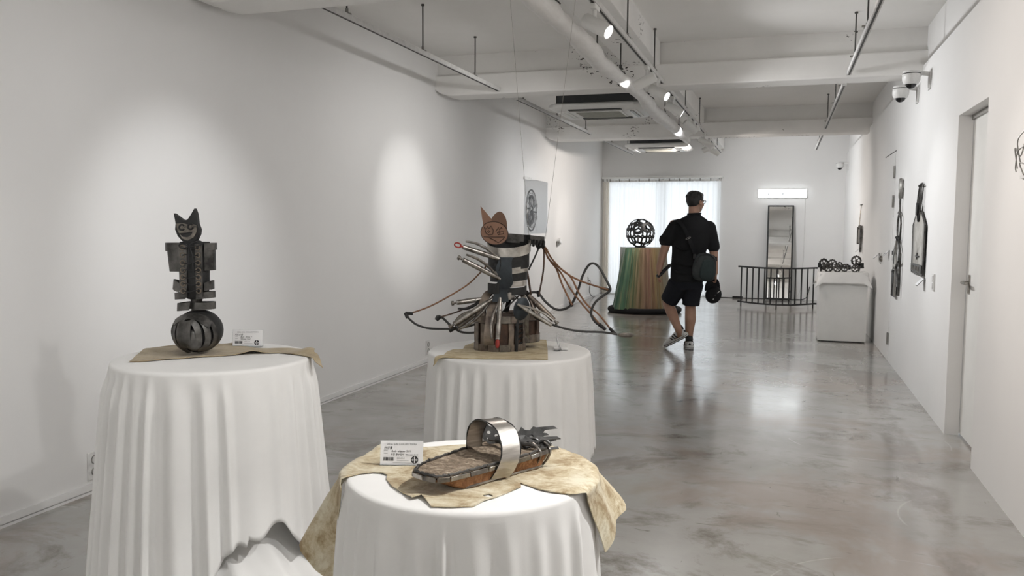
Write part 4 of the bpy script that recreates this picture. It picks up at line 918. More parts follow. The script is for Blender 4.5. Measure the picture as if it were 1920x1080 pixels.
MB().ell(q(1166, 624.5, -43*s), (15*s, 6*s, 4.6*s), 16, 10).build('spoon_bowl', IRON_L, G)
for pts in ([(1014, 458), (1019, 470), (1026.5, 489), (1047, 505), (1067, 521.6), (1081.5, 550), (1098, 572.6), (1118, 589), (1140, 616)], [(1012, 460), (1022, 480), (1032.6, 497), (1047, 511.5), (1067, 544), (1087.6, 570.5), (1106, 591), (1122, 610)], [(1016, 462), (1023, 473), (1032.6, 489), (1055, 511.5), (1085.5, 527.8), (1134, 542.5)], [(1030, 492), (1040.7, 507.4), (1051, 536), (1068, 571)]):
    rodp(pts, 1.7, HOSE, 'copper_rod', 20, -30)
rodp([(1014, 462), (1017, 475), (1016, 511), (1008, 556)], 1.6, RUST, 'copper_rod', 18, 8); rodp([(1008, 466), (1000, 485), (988, 510)], 1.6, CABLE, 'wing_rod', 18, 15); rodp([(983, 500), (988, 525), (993, 556)], 2.0, RUST, 'copper_rod', 10, 12)
for (a, b, d, r) in (((760, 589), (774, 590), -20, 3), ((760, 588), (764, 598), -20, 3.4), ((818, 601), (826, 594), -24, 3.4), ((842, 622), (856, 614), -24, 3), ((1124, 541), (1139, 544), -10, 2.8), ((1118, 606), (1130, 616), -32, 3.2), ((1137, 613), (1148, 624), -34, 3), ((1065, 566), (1070, 576), -8, 2.6), ((1006, 548), (1008, 560), 10, 2.8), ((1010, 458), (1022, 474), 20, 4), ((1003, 460), (1008, 470), 18, 3.4)):
    MB().tube([q(*a, d*s), q(*b, d*s)], r*s, 8).build('rod_clamp', BLACK_IRON, G)
def hang(label, a, b, via=()): t = thing('hanging_wire', label, 'wire', b); MB().tube([(0, 0, 0)]+[Vector(v)-Vector(b) for v in (*via, a)], .0008, 5).build('wire', CHROME, t); return t
hang('thin steel wire, left of the two that hold the winged sculpture', (-1.345, 3.70, 2.965), (-1.135, 3.73, 1.300), [(-1.228, 3.71, 2.385), (-1.335, 3.70, 2.46)]); hang('thin steel wire, right of the two that hold the winged sculpture', (-.84, 3.69, 2.965), (-1.062, 3.755, 1.283))
# ------------------------------------------------------------------ far end: iridescent stand with the lattice ball
H = thing('iridescent_stand', 'tall stand draped in streaked iridescent green and copper satin before the window', 'stand', (-2.08, 12.98, 0), YAW)
N, rows = 300, 22; vs, fs = [], []
rnd = random.Random(8); phs = [rnd.uniform(0, 6.28) for _ in range(5)]
for k in range(rows+1):
    t_ = k/rows; z = 1.0-.93*t_
    for i in range(N):
        a = 2*pi*i/N; ca, sa = cos(a), sin(a); sq = .315/max(abs(ca), abs(sa), .72)*1.0
        fl = .02*t_+.10*t_**1.2*max(0, cos(a+1.45))+.12*t_*max(0, cos(a+2.4))**2+.02*t_*abs(ca)
        fd = (.5+.5*cos(34*a+2.0*sin(3*a+phs[0])))*.6+(.5+.5*cos(57*a+phs[1]))*.4
        r = sq+fl+.028*min(1, t_*5)*(.4+t_)*(fd-.5); vs.append((r*ca, r*sa, z))
vs.append((0, 0, 1.0)); e = len(vs)-1
for k in range(rows):
    for i in range(N): fs.append((k*N+i, k*N+(i+1) % N, (k+1)*N+(i+1) % N, (k+1)*N+i))
for i in range(N): fs.append((e, i, (i+1) % N))
MB().add(vs, fs).build('draped_satin', HOLO, H, smooth=80)
m = MB(); m.torus((.02, -.14, .045), .50, .045, 48, 12, 'z', sx=1.06, sz=.86); m.build('base_roll', RUBBER, H)
m = MB(); m.lathe([(0, .005), (.49, .005), (.49, .05), (0, .05)], 40, Matrix.Translation((.02, -.14, 0)) @ Matrix.Diagonal((1.06, .86, 1, 1)), cap=False); m.build('base_pad', RUBBER, H)
Bl = thing('lattice_ball_sculpture', 'black lattice ball sculpture with two ring eyes on the iridescent stand', 'sculpture', (-2.12, 12.96, 1.002), YAW); Rb = .222
bm = bmesh.new(); bmesh.ops.create_icosphere(bm, subdivisions=2, radius=1); bm.faces.ensure_lookup_table()
cen = {f.index: f.calc_center_median().normalized() for f in bm.faces}
ec = Vector((0, 0, Rb)); done = []
eyes = [Vector((-.33, -.88, .30)).normalized(), Vector((.36, -.86, .40)).normalized()]
for ed in bm.edges:
    if len(ed.link_faces) == 2:
        a, b = (cen[f.index] for f in ed.link_faces); mid_ = ((a+b)/2).normalized()
        if any((mid_-e_).length < .30 for e_ in eyes): continue
        MB().band([ec+a*Rb*.97, ec+mid_*Rb, ec+b*Rb*.97], mid_.cross(b-a).normalized()*.027, .010).build('lattice_strap', BLACK_IRON, Bl, smooth=60)
bm.free()
for e_ in eyes:
    mt = Matrix.Translation(ec+e_*Rb*.95) @ e_.to_track_quat('Z', 'Y').to_matrix().to_4x4(); MB().lathe([(.046, -.004), (.086, -.014), (.086, .006), (.046, .016), (.046, -.004)], 24, mt, cap=False).build('eye_ring', BLACK_IRON, Bl)
MB().lathe([(.06, .0), (.085, .0), (.085, .02), (.06, .02), (.06, 0)], 24, cap=False).build('foot_ring', BLACK_IRON, Bl)
# ------------------------------------------------------------------ light box, mirror, curved rail
LB = thing('light_box_sign', 'glowing white light box sign on the rear wall above the mirror', 'sign', (-.03, 15.95, 1.94))
MB().bb((-.425, .006, -.08), (.425, .05, .08)).build('housing', WHITE_P, LB, smooth=0, bev=.008)
MB().bb((-.42, -.012, -.076), (.42, .006, .076)).build('lit_face', glow('light_box_face', (.93, .98, 1), 7), LB, smooth=0, bev=.012)
FAINT = glow('faint_letter', (.86, .90, .92), .82)
for x, w, h in ((-.295, .012, .03), (-.245, .026, .045), (-.19, .01, .025), (-.02, .012, .024), (.008, .03, .05)): MB().bb((x-w/2, -.0135, -.035), (x+w/2, -.0121, -.035+h)).build('faint_letter', FAINT, LB, smooth=0)
MB().tube(catmull([(.40, .04, -.08), (.402, .045, -.6), (.395, .045, -1.2), (.36, .045, -1.75), (.28, .035, -1.9)]), .004, 6).build('power_cord', PLASTIC, LB)
mw, mh, lean = .455, 1.72, .105
MR = thing('standing_mirror', 'tall black-framed mirror leaning on the rear wall under the light box', 'mirror', (-.045, 15.76, .012), rot=(-lean, 0, .02))
for a, b in (((-mw/2, -.012, 0), (-mw/2+.028, .016, mh)), ((mw/2-.028, -.012, 0), (mw/2, .016, mh)), ((-mw/2+.022, -.012, mh-.022), (mw/2-.022, .016, mh)), ((-mw/2+.022, -.012, 0), (mw/2-.022, .016, .03))): MB().bb(a, b).build('frame_bar', BLACK, MR, smooth=0, bev=.002)
MB().bb((-mw/2+.022, -.002, .03), (mw/2-.022, .004, mh-.022)).build('mirror_glass', MIRROR, MR, smooth=0)
MB().bb((-mw/2+.01, .005, .01), (mw/2-.01, .014, mh-.01)).build('back_board', DARK, MR, smooth=0)
RL_ = thing('curved_railing', 'low curved black steel railing standing in front of the mirror', 'railing', (-.07, 14.42, 0), 0)
def arc(u): return (-.595+1.19*u, -.42*sin(pi*u)**.9+.03, 0)
for z, r in ((.075, .014), (.665, .014)): MB().tube([(*arc(i/32)[:2], z) for i in range(-1, 34)] if False else [(*arc(i/32)[:2], z) for i in range(33)], r, 8, flat=1.0).build('rail', BLACK, RL_)
for sx, u in ((-1, 0), (1, 1)):
    for z in (.075, .665): p = arc(u); MB().bb((p[0]-.035*(sx < 0)-.0, p[1]-.014, z-.014), (p[0]+.035*(sx > 0), p[1]+.014, z+.014)).build('rail_end', BLACK, RL_, smooth=0)
for k in range(13):
    p = arc(.02+.96*k/12); MB().bb((p[0]-.011, p[1]-.011, .0 if k in (0, 6, 12) else .07), (p[0]+.011, p[1]+.011, .675)).build('bar', BLACK, RL_, smooth=0)
CB = thing('floor_cable', 'black cable with an adapter lying along the rear wall skirting', 'cable', (-.78, 15.9, 0))
MB().tube(catmull([(-.33, .06, .006), (-.15, .03, .006), (0, 0, .012), (.2, .03, .006), (.55, .05, .006), (1.05, .04, .006), (1.22, .06, .05), (1.27, .08, .25)]), .006, 6).build('cord', BLACK, CB)
MB().bb((-.08, -.03, .001), (.10, .03, .038)).build('adapter_block', BLACK, CB, bev=.004)
# ------------------------------------------------------------------ white plinth with gear vehicles
P_ = thing('white_plinth', 'white box plinth standing by the right wall', 'plinth', (.685, 10.57, 0))
MB().bb((-.262, -.262, .012), (.262, .262, .80)).build('box', WHITE_P, P_, smooth=0, bev=.003); MB().bb((-.22, -.255, 0), (.22, .25, .014)).build('toe_recess', BLACK, P_, smooth=0)
TC = thing('plinth_cloth', 'short white cloth over the plinth with hanging corners', 'tablecloth', (.685, 10.57, 0))
vs, fs = [], []; N = 160
for k in range(9):
    t_ = k/8
    for i in range(N):
        a = 2*pi*i/N; ca, sa = cos(a), sin(a); mx = max(abs(ca), abs(sa)); r = .268/mx; cor = max(0, (min(abs(ca), abs(sa))/mx-.78)/.22)
        out = .004+.016*t_+.085*t_*cor**.8+.008*t_*sin(6*a+1); drop = (.128+.055*cor)*t_
        vs.append(((r*min(1, .335/r)+out)*ca, (r*min(1, .335/r)+out)*sa, .812-drop))
vs.append((0, 0, .813)); e = len(vs)-1
for k in range(8):
    for i in range(N): fs.append((k*N+i, k*N+(i+1) % N, (k+1)*N+(i+1) % N, (k+1)*N+i))
for i in range(N): fs.append((e, i, (i+1) % N))
o = MB().add(vs, fs).build('cloth', CLOTH, TC, smooth=50); sm = o.modifiers.new('thickness', 'SOLIDIFY'); sm.thickness = .002; sm.offset = 1
q = Fr(1578, 507, .0066)
GV = thing('gear_vehicle_sculpture', 'row of linked black gear wheels like a toy train on the white plinth', 'sculpture', (.665, 10.50, .8155), YAW*.2); s = q.s
def wheel(x, y, r, d, turn=0.0, mat=IRON, spokes=5):
    c = q(x, y, d); ax = Vector((sin(turn), -cos(turn), 0)); u = Vector((cos(turn), sin(turn), 0)); w = Vector((0, 0, 1)); R = r*s
    m = MB(); m.tube([c+u*R*.80*cos(a)+w*R*.80*sin(a) for a in [2*pi*i/22 for i in range(22)]], R*.17, 7, closed=True)
    for k in range(spokes): a = 2*pi*k/spokes+x; m.tube([c, c+u*R*.8*cos(a)+w*R*.8*sin(a)], R*.10, 6)
    m.cyl(c-ax*.014, c+ax*.014, R*.24, n=10)
    for k in range(12): a = 2*pi*k/12; m.box((0, 0, 0), (R*.16, R*.22, R*.16), Matrix.Translation(c+u*R*.98*cos(a)+w*R*.98*sin(a)))
    o = blob(m, max(.0035, R*.09), 1); link('gear_wheel', o, mat, GV)
for a in ((1549, 494, 10.5, .03, .5), (1556, 500, 9, -.05, .35), (1564, 493, 8, .05, -.2), (1570, 500.5, 7.5, -.09, .1), (1576, 496, 6.5, .02, .6), (1583, 500, 7.2, -.05, -.5), (1603, 487, 9.5, .0, .15), (1600, 500.5, 7.2, -.07, .2), (1609, 500, 6.8, .04, 1.2), (1544, 501, 6.5, -.02, 1.2)): wheel(*a)
for a, b in (((1541, 498, -.02), (1560, 499, -.02)), ((1556, 500, -.05), (1585, 498, -.03)), ((1583, 500, -.05), (1616, 499, .0)), ((1603, 487, 0), (1600, 501, -.06)), ((1549, 497, .03), (1566, 494, .05)), ((1604, 492, .02), (1616, 496, .02))): MB().tube([q(*a), q(*b)], 1.6*s, 8).build('axle', IRON, GV)
for x, y, d in ((1541, 496, -.03), (1591, 499, -.02), (1613, 495, .0), (1588, 497, .01)): MB().box(q(x, y, d), (5*s, .04, 8*s)).build('block', BLACK_IRON, GV, smooth=0, bev=.002)
# ------------------------------------------------------------------ things on the right wall
def rwall(name, label, cat, y, z, group=None, off=0.0): return thing(name, label, cat, (XR-off, y, z), -pi/2, group)
def lwall(name, label, cat, x, y, z, group=None): return thing(name, label, cat, (x, y, z), pi/2, group)
TAGP = NT('stained_tag_plate'); _v = TAGP.mapping(); _n = TAGP.noise(7, 6, .65, _v, .8); _t = TAGP.n('ShaderNodeTexCoord'); _s = TAGP.n('ShaderNodeSeparateXYZ'); TAGP.l(_t.outputs['Object'], _s.inputs[0])
_c = TAGP.ramp(_n, [(.30, (.10, .095, .085)), (.42, (.42, .40, .36)), (.6, (.60, .585, .55))]); _e = TAGP.ramp(TAGP.math('ADD', TAGP.math('ABSOLUTE', _s.outputs[0]), TAGP.math('MULTIPLY', _n, .12)), [(.24, 0.0), (.33, .85)])
TAGP = TAGP.done(TAGP.bsdf(TAGP.mix(_e, _c, (.10, .095, .085)), .5, .3))
T = rwall('price_tag_sculpture', 'large pale metal price tag sculpture hanging on the right wall', 'sculpture', 7.24, .98, None, -.030)
ol = [(-.29, .0), (.28, .0), (.30, .38), (.10, .49), (-.10, .50), (-.30, .385)]
MB().plate(ol, .006, mtx=Matrix.Translation((0, -.05, 0))).build('tag_plate', TAGP, T, smooth=0)
for a, b in zip(ol, ol[1:]+ol[:1]): MB().tube([(a[0], -.048, a[1]), (b[0], -.048, b[1])], .0065, 7).build('welded_rim', IRON, T)
MB().bb((-.27, -.060, .012), (.27, -.052, .075)).build('stamped_strip', IRON, T, smooth=0, bev=.002)
for k in range(7): MB().bb((-.22+.06*k, -.063, .025), (-.19+.06*k+.01*(k % 2), -.059, .06)).build('raised_mark', IRON_L, T, smooth=0)
MB().bb((-.08, -.058, .13), (.10, -.052, .142)).build('weld_line', IRON, T, smooth=0); MB().bb((-.01, -.058, .11), (.005, -.052, .165)).build('weld_line', IRON, T, smooth=0)
m = MB(); m.torus((0, -.055, .45), .035, .009, 18, 6, 'y'); m.build('tag_eyelet', BLACK_IRON, T)
MB().plate([(-.03, .46), (.04, .46), (.045, .54), (.0, .56), (-.03, .53)], .02, mtx=Matrix.Translation((0, -.075, 0))).build('padlock', BLACK_IRON, T, smooth=0, bev=.003)
for dx, w in ((-.02, .075), (.05, .06)):
    P = [(dx-w+.02, -.06, .46), (dx-w, -.05, .62), (dx-w*.4, -.045, .70), (dx+w*.5, -.045, .70), (dx+w, -.05, .62), (dx+w-.03, -.06, .46)]; MB().tube(catmull(P, 5), .006, 7).build('hanging_loop', IRON, T)
m = MB(); m.tube([(-.10, -.045, .685), (.13, -.045, .69)], .005, 6); m.cyl((.03, 0, .69), (.03, -.07, .69), .008, n=8); m.build('wall_hook', IRON, T)
T2 = rwall('open_tag_sculpture', 'narrow open-frame iron tag sculpture hanging beside the hidden door', 'sculpture', 8.45, .70, None, -.028)
F2 = [(-.22, 0), (-.20, .42), (-.05, .52), (.08, .51), (.22, .40), (.20, .02)]
for a, b in zip(F2, F2[1:]): MB().tube([(a[0], -.05, a[1]), (b[0], -.05, b[1])], .011, 7).build('frame_rod', IRON, T2)
MB().plate([(-.23, -.01), (-.05, -.01), (-.05, .20), (-.23, .24)], .02, mtx=Matrix.Translation((0, -.065, 0))).build('dark_plate', BLACK_IRON, T2, smooth=0, bev=.002)
MB().plate([(-.10, .30), (-.02, .30), (-.02, .46), (-.10, .44)], .02, mtx=Matrix.Translation((0, -.07, 0))).build('dark_plate', BLACK_IRON, T2, smooth=0, bev=.002)
for P in ([(-.18, 0), (-.02, .18), (.05, .28), (.20, .33)], [(-.20, .22), (-.05, .27), (.10, .22), (.17, .10)], [(.0, .0), (.02, .2), (-.03, .4), (.03, .52)], [(-.1, .24), (-.12, .36), (-.04, .44)]): MB().tube(catmull([(x, -.06, z) for x, z in P], 5), .012, 7).build('bent_rod', IRON if P[0][0] < -.15 else GREY, T2)
m = MB(); m.tube([(.06+.14*cos(a)*.8+.0, -.05, .64+.13*sin(a)) for a in [2*pi*i/24 for i in range(24)]], .009, 6, closed=True); m.build('chain_link', IRON, T2)
MB().tube([(.05, -.05, .53), (.04, -.06, .56)], .02, 8).build('link_joint', BLACK_IRON, T2); MB().tube([(.06, -.05, .77), (.06, -.05, .80), (.06, -.05, .95)], [.02, .009, .009], 8).build('hanging_rod', IRON, T2)
m = MB(); m.cyl((.06, 0, .97), (.06, -.06, .97), .04, .035, 16); m.torus((.06, -.05, 1.0), .05, .018, 16, 6, 'y', sz=1.6, sx=.7); m.build('wall_hook', GREY, T2)
T3 = rwall('small_tag_sculpture', 'small pale tag sculpture hung on a long cord, far end of the right wall', 'sculpture', 12.45, 1.10, None, -.018)
MB().plate([(-.20, .02), (.14, .02), (.16, .20), (.05, .27), (-.12, .27), (-.22, .20)], .012, mtx=Matrix.Translation((0, -.05, 0))).build('tag_plate', BRONZE, T3, smooth=0, bev=.002)
for x, z0, z1 in ((-.24, .0, .24), (.21, -.10, .26)): MB().bb((x-.025, -.06, z0), (x+.025, -.03, z1)).build('side_bar', IRON, T3, smooth=0, bev=.002)
MB().tube([(-.04, -.05, .25), (-.10, -.03, .55)], .006, 6).build('hanging_cord', IRON_L, T3); m = MB(); m.tube([(-.25, -.03, .55), (.06, -.03, .555)], .006, 6); m.cyl((-.1, 0, .55), (-.1, -.04, .55), .008, n=8); m.build('wall_hook', IRON, T3); m = MB(); m.torus((-.03, -.058, .235), .022, .006, 14, 6, 'y'); m.build('tag_eyelet', IRON, T3)
T4 = rwall('wire_wall_sculpture', 'small tangle of thin metal wire on the right wall at the frame edge', 'sculpture', 4.27, 1.585)
for P in ([(-.09, -.03, .02), (-.02, -.05, .04), (.05, -.06, .10), (.12, -.05, .12)], [(-.03, -.04, .03), (.0, -.06, .12), (.06, -.05, .08), (.14, -.05, .17)], [(0, -.02, .0), (.05, -.05, .05), (.16, -.04, .03)], [(.02, -.04, .05), (.04, -.06, .15), (.12, -.04, .2)]): MB().tube(catmull(P, 6), .0028, 6).build('wire', GREY, T4)
m = MB(); m.bb((-.10, -.012, -.012), (.02, 0, .003)); m.build('mount_bar', PLASTIC, T4, smooth=0)
def wallcard(y, z, label, tilt, slot=True):
    t = rwall('wall_card', label, 'card', y, z); mt = Matrix.Translation((0, -.034, 0)) @ Matrix.Rotation(-.75, 4, 'X')
    MB().bb((-.058, -.001, -.040), (.058, .002, .040), mt).build('clear_holder', ACRYL, t, smooth=0); MB().bb((-.053, -.0024, -.034), (.053, -.0012, .034), mt).build('paper', PAPER, t, smooth=0)
    if slot: MB().bb((-.045, -.0032, -.028), (.02, -.0025, -.002), mt).build('barcode', INKG, t, smooth=0)
    MB().bb((-.045, -.010, .022), (.045, 0, .030)).build('wall_bracket', ACRYL, t, smooth=0)
wallcard(6.98, .93, 'clear card holder below the large price tag sculpture', -.35, False); wallcard(9.22, 1.08, 'white tilted card on the hidden door beside the open tag', -.5); wallcard(10.15, 1.02, 'pale card on the right wall behind the hidden door, above the plinth level', -.5, False); wallcard(12.62, 1.02, 'pale card below the small hanging tag sculpture', -.5, False)
def switch(y, z, label, dark):
    t = rwall('wall_switch', label, 'switch', y, z); MB().bb((-.035, -.011, -.06), (.035, 0, .06)).build('cover', PLASTIC, t, smooth=0, bev=.003)
    MB().bb((-.022, -.016, .004), (.022, -.011, .045)).build('rocker', dark, t, smooth=0, bev=.002); MB().bb((-.022, -.016, -.045), (.022, -.011, -.004)).build('rocker', PLASTIC, t, smooth=0, bev=.002)
switch(6.56, .955, 'white wall switch between the large tag sculpture and the deep doorway', PLASTIC); switch(8.88, 1.07, 'small wall switch with dark rocker left of the open tag sculpture', BLACK); switch(9.97, 1.0, 'grey wall switch just past the hidden door', GREY)
# ------------------------------------------------------------------ things on the left wall
def outlet(x, y, z, label):
    t = lwall('wall_outlet', label, 'outlet', x, y, z); MB().bb((-.040, -.010, -.07), (.040, 0, .07)).build('cover', PLASTIC, t, smooth=0, bev=.003)
    for dz in (-.030, .030):
        mt = Matrix.Translation((0, -.010, dz)) @ Matrix.Rotation(pi/2, 4, 'X'); s_ = MB().lathe([(.0195, -.004), (.0225, -.0), (.0225, .003), (.0185, .003), (.0185, -.006), (0, -.006)], 22, mt, cap=False).build('socket', GREY, t)
        for dx in (-.009, .009): MB().cyl((dx, -.0035, dz), (dx, -.0052, dz), .0028, n=8).build('socket_hole', BLACK, s_)
    return t
outlet(XL, 3.205, .138, 'white double wall outlet behind the left table'); outlet(XL, 7.30, .155, 'white double wall outlet left of the middle table'); t = outlet(XL2+.0, 14.84, .33, 'small far wall outlet with hanging cables beside the curtain')
for dx in (0, .06): MB().tube(catmull([(dx, -.012, 0), (dx-.02, -.05, -.02), (dx-.03, -.04, -.2), (dx+.10, -.06, -.30), (dx+.5, -.03, -.322)], 5), .006, 6).build('cable', PLASTIC if dx else BLACK, t)
PR = lwall('clear_print', 'clear film print of a round black mechanical drawing on the left wall', 'print', -3.342, 11.34, 1.22); PR.rotation_euler = (0, 0, pi/2+.0304)
MB().bb((-.66, -.004, 0), (.65, -.002, .755)).build('clear_sheet', FILM, PR, smooth=0); MB().bb((-.04, -.0062, .01), (.62, -.0045, .70)).build('white_backing', FILM, PR, smooth=0)
MB().bb((-.68, -.006, .735), (-.28, -.002, .775)).build('top_clip', PLASTIC, PR, smooth=0)
INKD = M('print_black', (.03, .03, .032), .5); INKM = M('print_grey', (.16, .16, .165), .5)
cx, cz = -.29, .325; rnd = random.Random(12)
def ringp(r0, r1, mt, a0=0, a1=2*pi, dx=0, dz=0):
    n = 40; vs, fs = [], []
    for i in range(n+1): a = a0+(a1-a0)*i/n; vs += [(cx+dx+r0*cos(a), -.0075, cz+dz+r0*sin(a)), (cx+dx+r1*cos(a), -.0075, cz+dz+r1*sin(a))]
    for i in range(n): fs.append((2*i, 2*i+1, 2*i+3, 2*i+2))
    MB().add(vs, fs).build('drawing_ring', mt, PR, smooth=0)
ringp(.272, .290, INKD); ringp(.235, .243, INKM); ringp(.05, .075, INKD); ringp(.17, .215, INKD, .3, 2.2); ringp(.15, .23, INKD, 3.4, 4.6); ringp(.10, .14, INKM, 2.4, 4.0, .0, -.04); ringp(.045, .10, INKD, 0, 6.28, .03, -.09); ringp(.03, .065, INKM, 0, 6.28, -.06, .13); ringp(.18, .2, INKM, 4.8, 6.2)
for k in range(16):
    a = 2*pi*k/16+.1; r0, r1 = (.08, .23) if k % 3 else (.06, .27); p = Vector((cx+r0*cos(a), -.0076, cz+r0*sin(a))); e = Vector((cx+r1*cos(a+.2), -.0076, cz+r1*sin(a+.2))); u = (e-p).normalized(); w = Vector((-u.z, 0, u.x))*(.004+.010*rnd.random()); MB().add([p-w, p+w, e+w*.6, e-w*.6], [(0, 1, 2, 3)]).build('drawing_stroke', INKD if k % 2 else INKM, PR, smooth=0)
for dx, dz in ((.15, .10), (.14, -.08), (.30, .07), (.29, -.1)): MB().bb((cx+dx-.025, -.0078, cz+dz-.03), (cx+dx+.03, -.0074, cz+dz+.03)).build('grey_block', INKM if dx < .2 else GREY, PR, smooth=0)  # the right-hand pair is shadow put in as solid grey squares
KB = lwall('wall_sensor', 'small white round sensor on the left wall beyond the clear print', 'sensor', -3.375, 12.62, 1.07)
MB().bb((-.04, -.03, -.06), (.03, 0, .02)).build('sensor_body', GREY, KB, smooth=0, bev=.005); MB().cyl((.05, 0, .01), (.05, -.05, .02), .055, .05, 18).build('sensor_cap', PLASTIC, KB)
# ------------------------------------------------------------------ the visitor
PER = thing('person', 'person walking away in a black shirt, navy shorts and white shoes, head turned right', 'person', (-1.0, 9.15, 0), YAW)
q = Fr(1275, 654.5, .00578)
# skin: one continuous body
m = MB(); fd = Vector((.80, .60, -.06)).normalized(); side = Vector((fd.y, -fd.x, 0)).normalized(); upv = Vector((0, 0, 1))
hc = Vector((.098, .01, 1.612))
def hp(f, s_, u): return hc+fd*f+side*s_+upv*u
RH = Matrix(((fd.x, side.x, 0, 0), (fd.y, side.y, 0, 0), (0, 0, 1, 0), (0, 0, 0, 1)))
def hell(f, s_, u, rf, rs_, ru): m.ell((0, 0, 0), (rf, rs_, ru), 20, 14, Matrix.Translation(hp(f, s_, u)) @ RH)
hell(-.008, 0, .02, .098, .078, .082); hell(.03, 0, -.045, .066, .060, .065); hell(.055, 0, -.085, .036, .034, .030); hell(.088, 0, -.028, .020, .015, .022); hell(.082, 0, -.068, .014, .026, .010)
for s_ in (-1, 1): hell(-.008, s_*.078, -.018, .019, .009, .031); hell(.076, s_*.033, .004, .016, .019, .012); hell(.060, s_*.042, -.035, .022, .02, .024)
cap_(m, hp(-.03, 0, -.06), (.082, -.012, 1.43), .056, .066)
loft(m, [((.02, 0, .80), .15, .10), ((.03, 0, 1.0), .15, .10), ((.055, 0, 1.25), .18, .105), ((.065, 0, 1.38), .17, .085), ((.075, 0, 1.44), .08, .06)])
LA = [(-.135, .0, 1.355), (-.222, -.01, 1.13), (-.288, -.045, .905)]; RA = [(.262, .0, 1.335), (.303, .01, 1.10), (.318, -.02, .872)]
for A_, w in ((LA, (-.296, -.06, .862)), (RA, (.320, -.03, .838))): chain(m, A_+[w], [.054, .050, .036, .031])
def hand(wr, d, nrm, thumb, curl, k=1.0):
    """wr wrist, d direction of the fingers, nrm palm side, thumb side vector; fingers curl towards the palm"""
    wr, d, nrm, th = Vector(wr), Vector(d).normalized(), Vector(nrm).normalized(), Vector(thumb).normalized()
    pc = wr+d*.045; m.ell((0, 0, 0), (.041*k, .050*k, .017*k), 14, 10, Matrix.Translation(pc) @ Matrix(((th.x, d.x, nrm.x, 0), (th.y, d.y, nrm.y, 0), (th.z, d.z, nrm.z, 0), (0, 0, 0, 1))))
    for i, (o_, L) in enumerate(((.029, .070), (.010, .078), (-.010, .073), (-.028, .058))):
        p = wr+d*(.082-.006*abs(i-1))+th*o_; a = 0; pts = [p-d*.03]; 
        for seg in (.45, .32, .23): pts.append(p); p = p+(d*cos(a)+nrm*sin(a))*L*seg; a += curl
        pts.append(p); chain(m, pts, [.0105, .0100, .0092, .0085, .0072], 8)
    p0 = wr+d*.022+th*.030; p1 = p0+(d*.6+th*.65+nrm*.35).normalized()*.038; p2 = p1+(d*.75-th*.1+nrm*.65).normalized()*.032; chain(m, [wr+d*.015+th*.012, p0, p1, p2], [.014, .0135, .0115, .009], 8)
hand((-.296, -.06, .862), (-.02, .12, -1), (.90, .2, 0), (.1, .97, 0), .95); hand((.320, -.03, .838), (.06, .10, -1), (-.95, .2, 0), (.1, .97, 0), 1.15)
LK, LAn = (-.155, .13, .485), (-.085, -.13, .225); RK, RAn = (.068, .02, .470), (.052, -.03, .085)
chain(m, [(-.05, 0, .82), LK], [.085, .062]); chain(m, [LK, (-.128, .03, .385), LAn], [.060, .060, .038]); chain(m, [(.085, 0, .82), RK], [.085, .060]); chain(m, [RK, (.064, -.02, .33), (.054, -.02, .19), RAn], [.058, .061, .046, .038])
chain(m, [LAn, (-.06, -.10, .17), (-.145, .0, .06)], [.038, .036, .026]); chain(m, [RAn, (.05, -.04, .06), (.075, .12, .05)], [.038, .036, .026])
link('body', blob(m, .0052, 4), SKIN, PER, smooth=180)
# hair: follows the skull, open at the face, shorter above the ears and nape
vs, fs = [], []; N, K = 44, 26
m = MB(); 
def hell2(f, s_, u, rf, rs_, ru): m.ell((0, 0, 0), (rf, rs_, ru), 26, 18, Matrix.Translation(hp(f, s_, u)) @ RH)
hell2(-.016, 0, .034, .102, .086, .078); hell2(-.038, 0, .012, .080, .080, .078); hell2(-.050, 0, -.030, .052, .064, .044); hell2(.042, .0, .066, .046, .064, .034)
rnd = random.Random(2)
for k in range(70):
    a, b = rnd.uniform(0, 2*pi), rnd.uniform(.0, 1.2); hell2(-.016+.094*cos(a)*cos(b), .078*sin(a)*cos(b), .036+.068*sin(b), .016, .016, .012)
link('hair', blob(m, .006, 3), HAIR, PER, smooth=180)
gl = lambda f, s_, u: hp(f, s_, u)
for s_ in (-1, 1):
    c_ = gl(.098, s_*.033, .000); m = MB(); m.tube([c_+side*.024*cos(a)+upv*.018*sin(a) for a in [2*pi*i/18 for i in range(18)]], .0026, 6, closed=True); m.tube([c_+side*s_*.024, gl(.085, s_*.072, .006), gl(.0, s_*.086, .002), gl(-.02, s_*.086, -.012)], .0022, 6); m.build('glasses_frame', BLACK, PER)
    MB().tube([c_-fd*.0006, c_+fd*.0006], .021, 16).build('glasses_lens', ACRYL, PER)
MB().tube([gl(.100, -.009, .003), gl(.102, 0, .006), gl(.100, .009, .003)], .0024, 6).build('glasses_bridge', BLACK, PER)
m = MB()
loft(m, [((.022, 0, .735), .178, .132), ((.02, 0, .80), .180, .134), ((.02, .0, .92), .176, .130), ((.035, 0, 1.06), .184, .132), ((.055, 0, 1.2), .205, .136), ((.063, 0, 1.30), .215, .130), ((.066, 0, 1.36), .20, .112), ((.070, -.004, 1.415), .15, .088), ((.080, -.008, 1.462), .072, .068), ((.083, -.009, 1.482), .066, .066)], 30)
cap_(m, (-.118, 0, 1.330), (-.218, -.008, 1.18), .082, .074); cap_(m, (.245, 0, 1.322), (.304, .004, 1.12), .080, .068)
m.tube([(-.212, -.008, 1.22), (-.228, -.01, 1.165)], [.074, .072], 16); m.tube([(.298, .004, 1.15), (.305, .006, 1.095)], [.068, .067], 16)
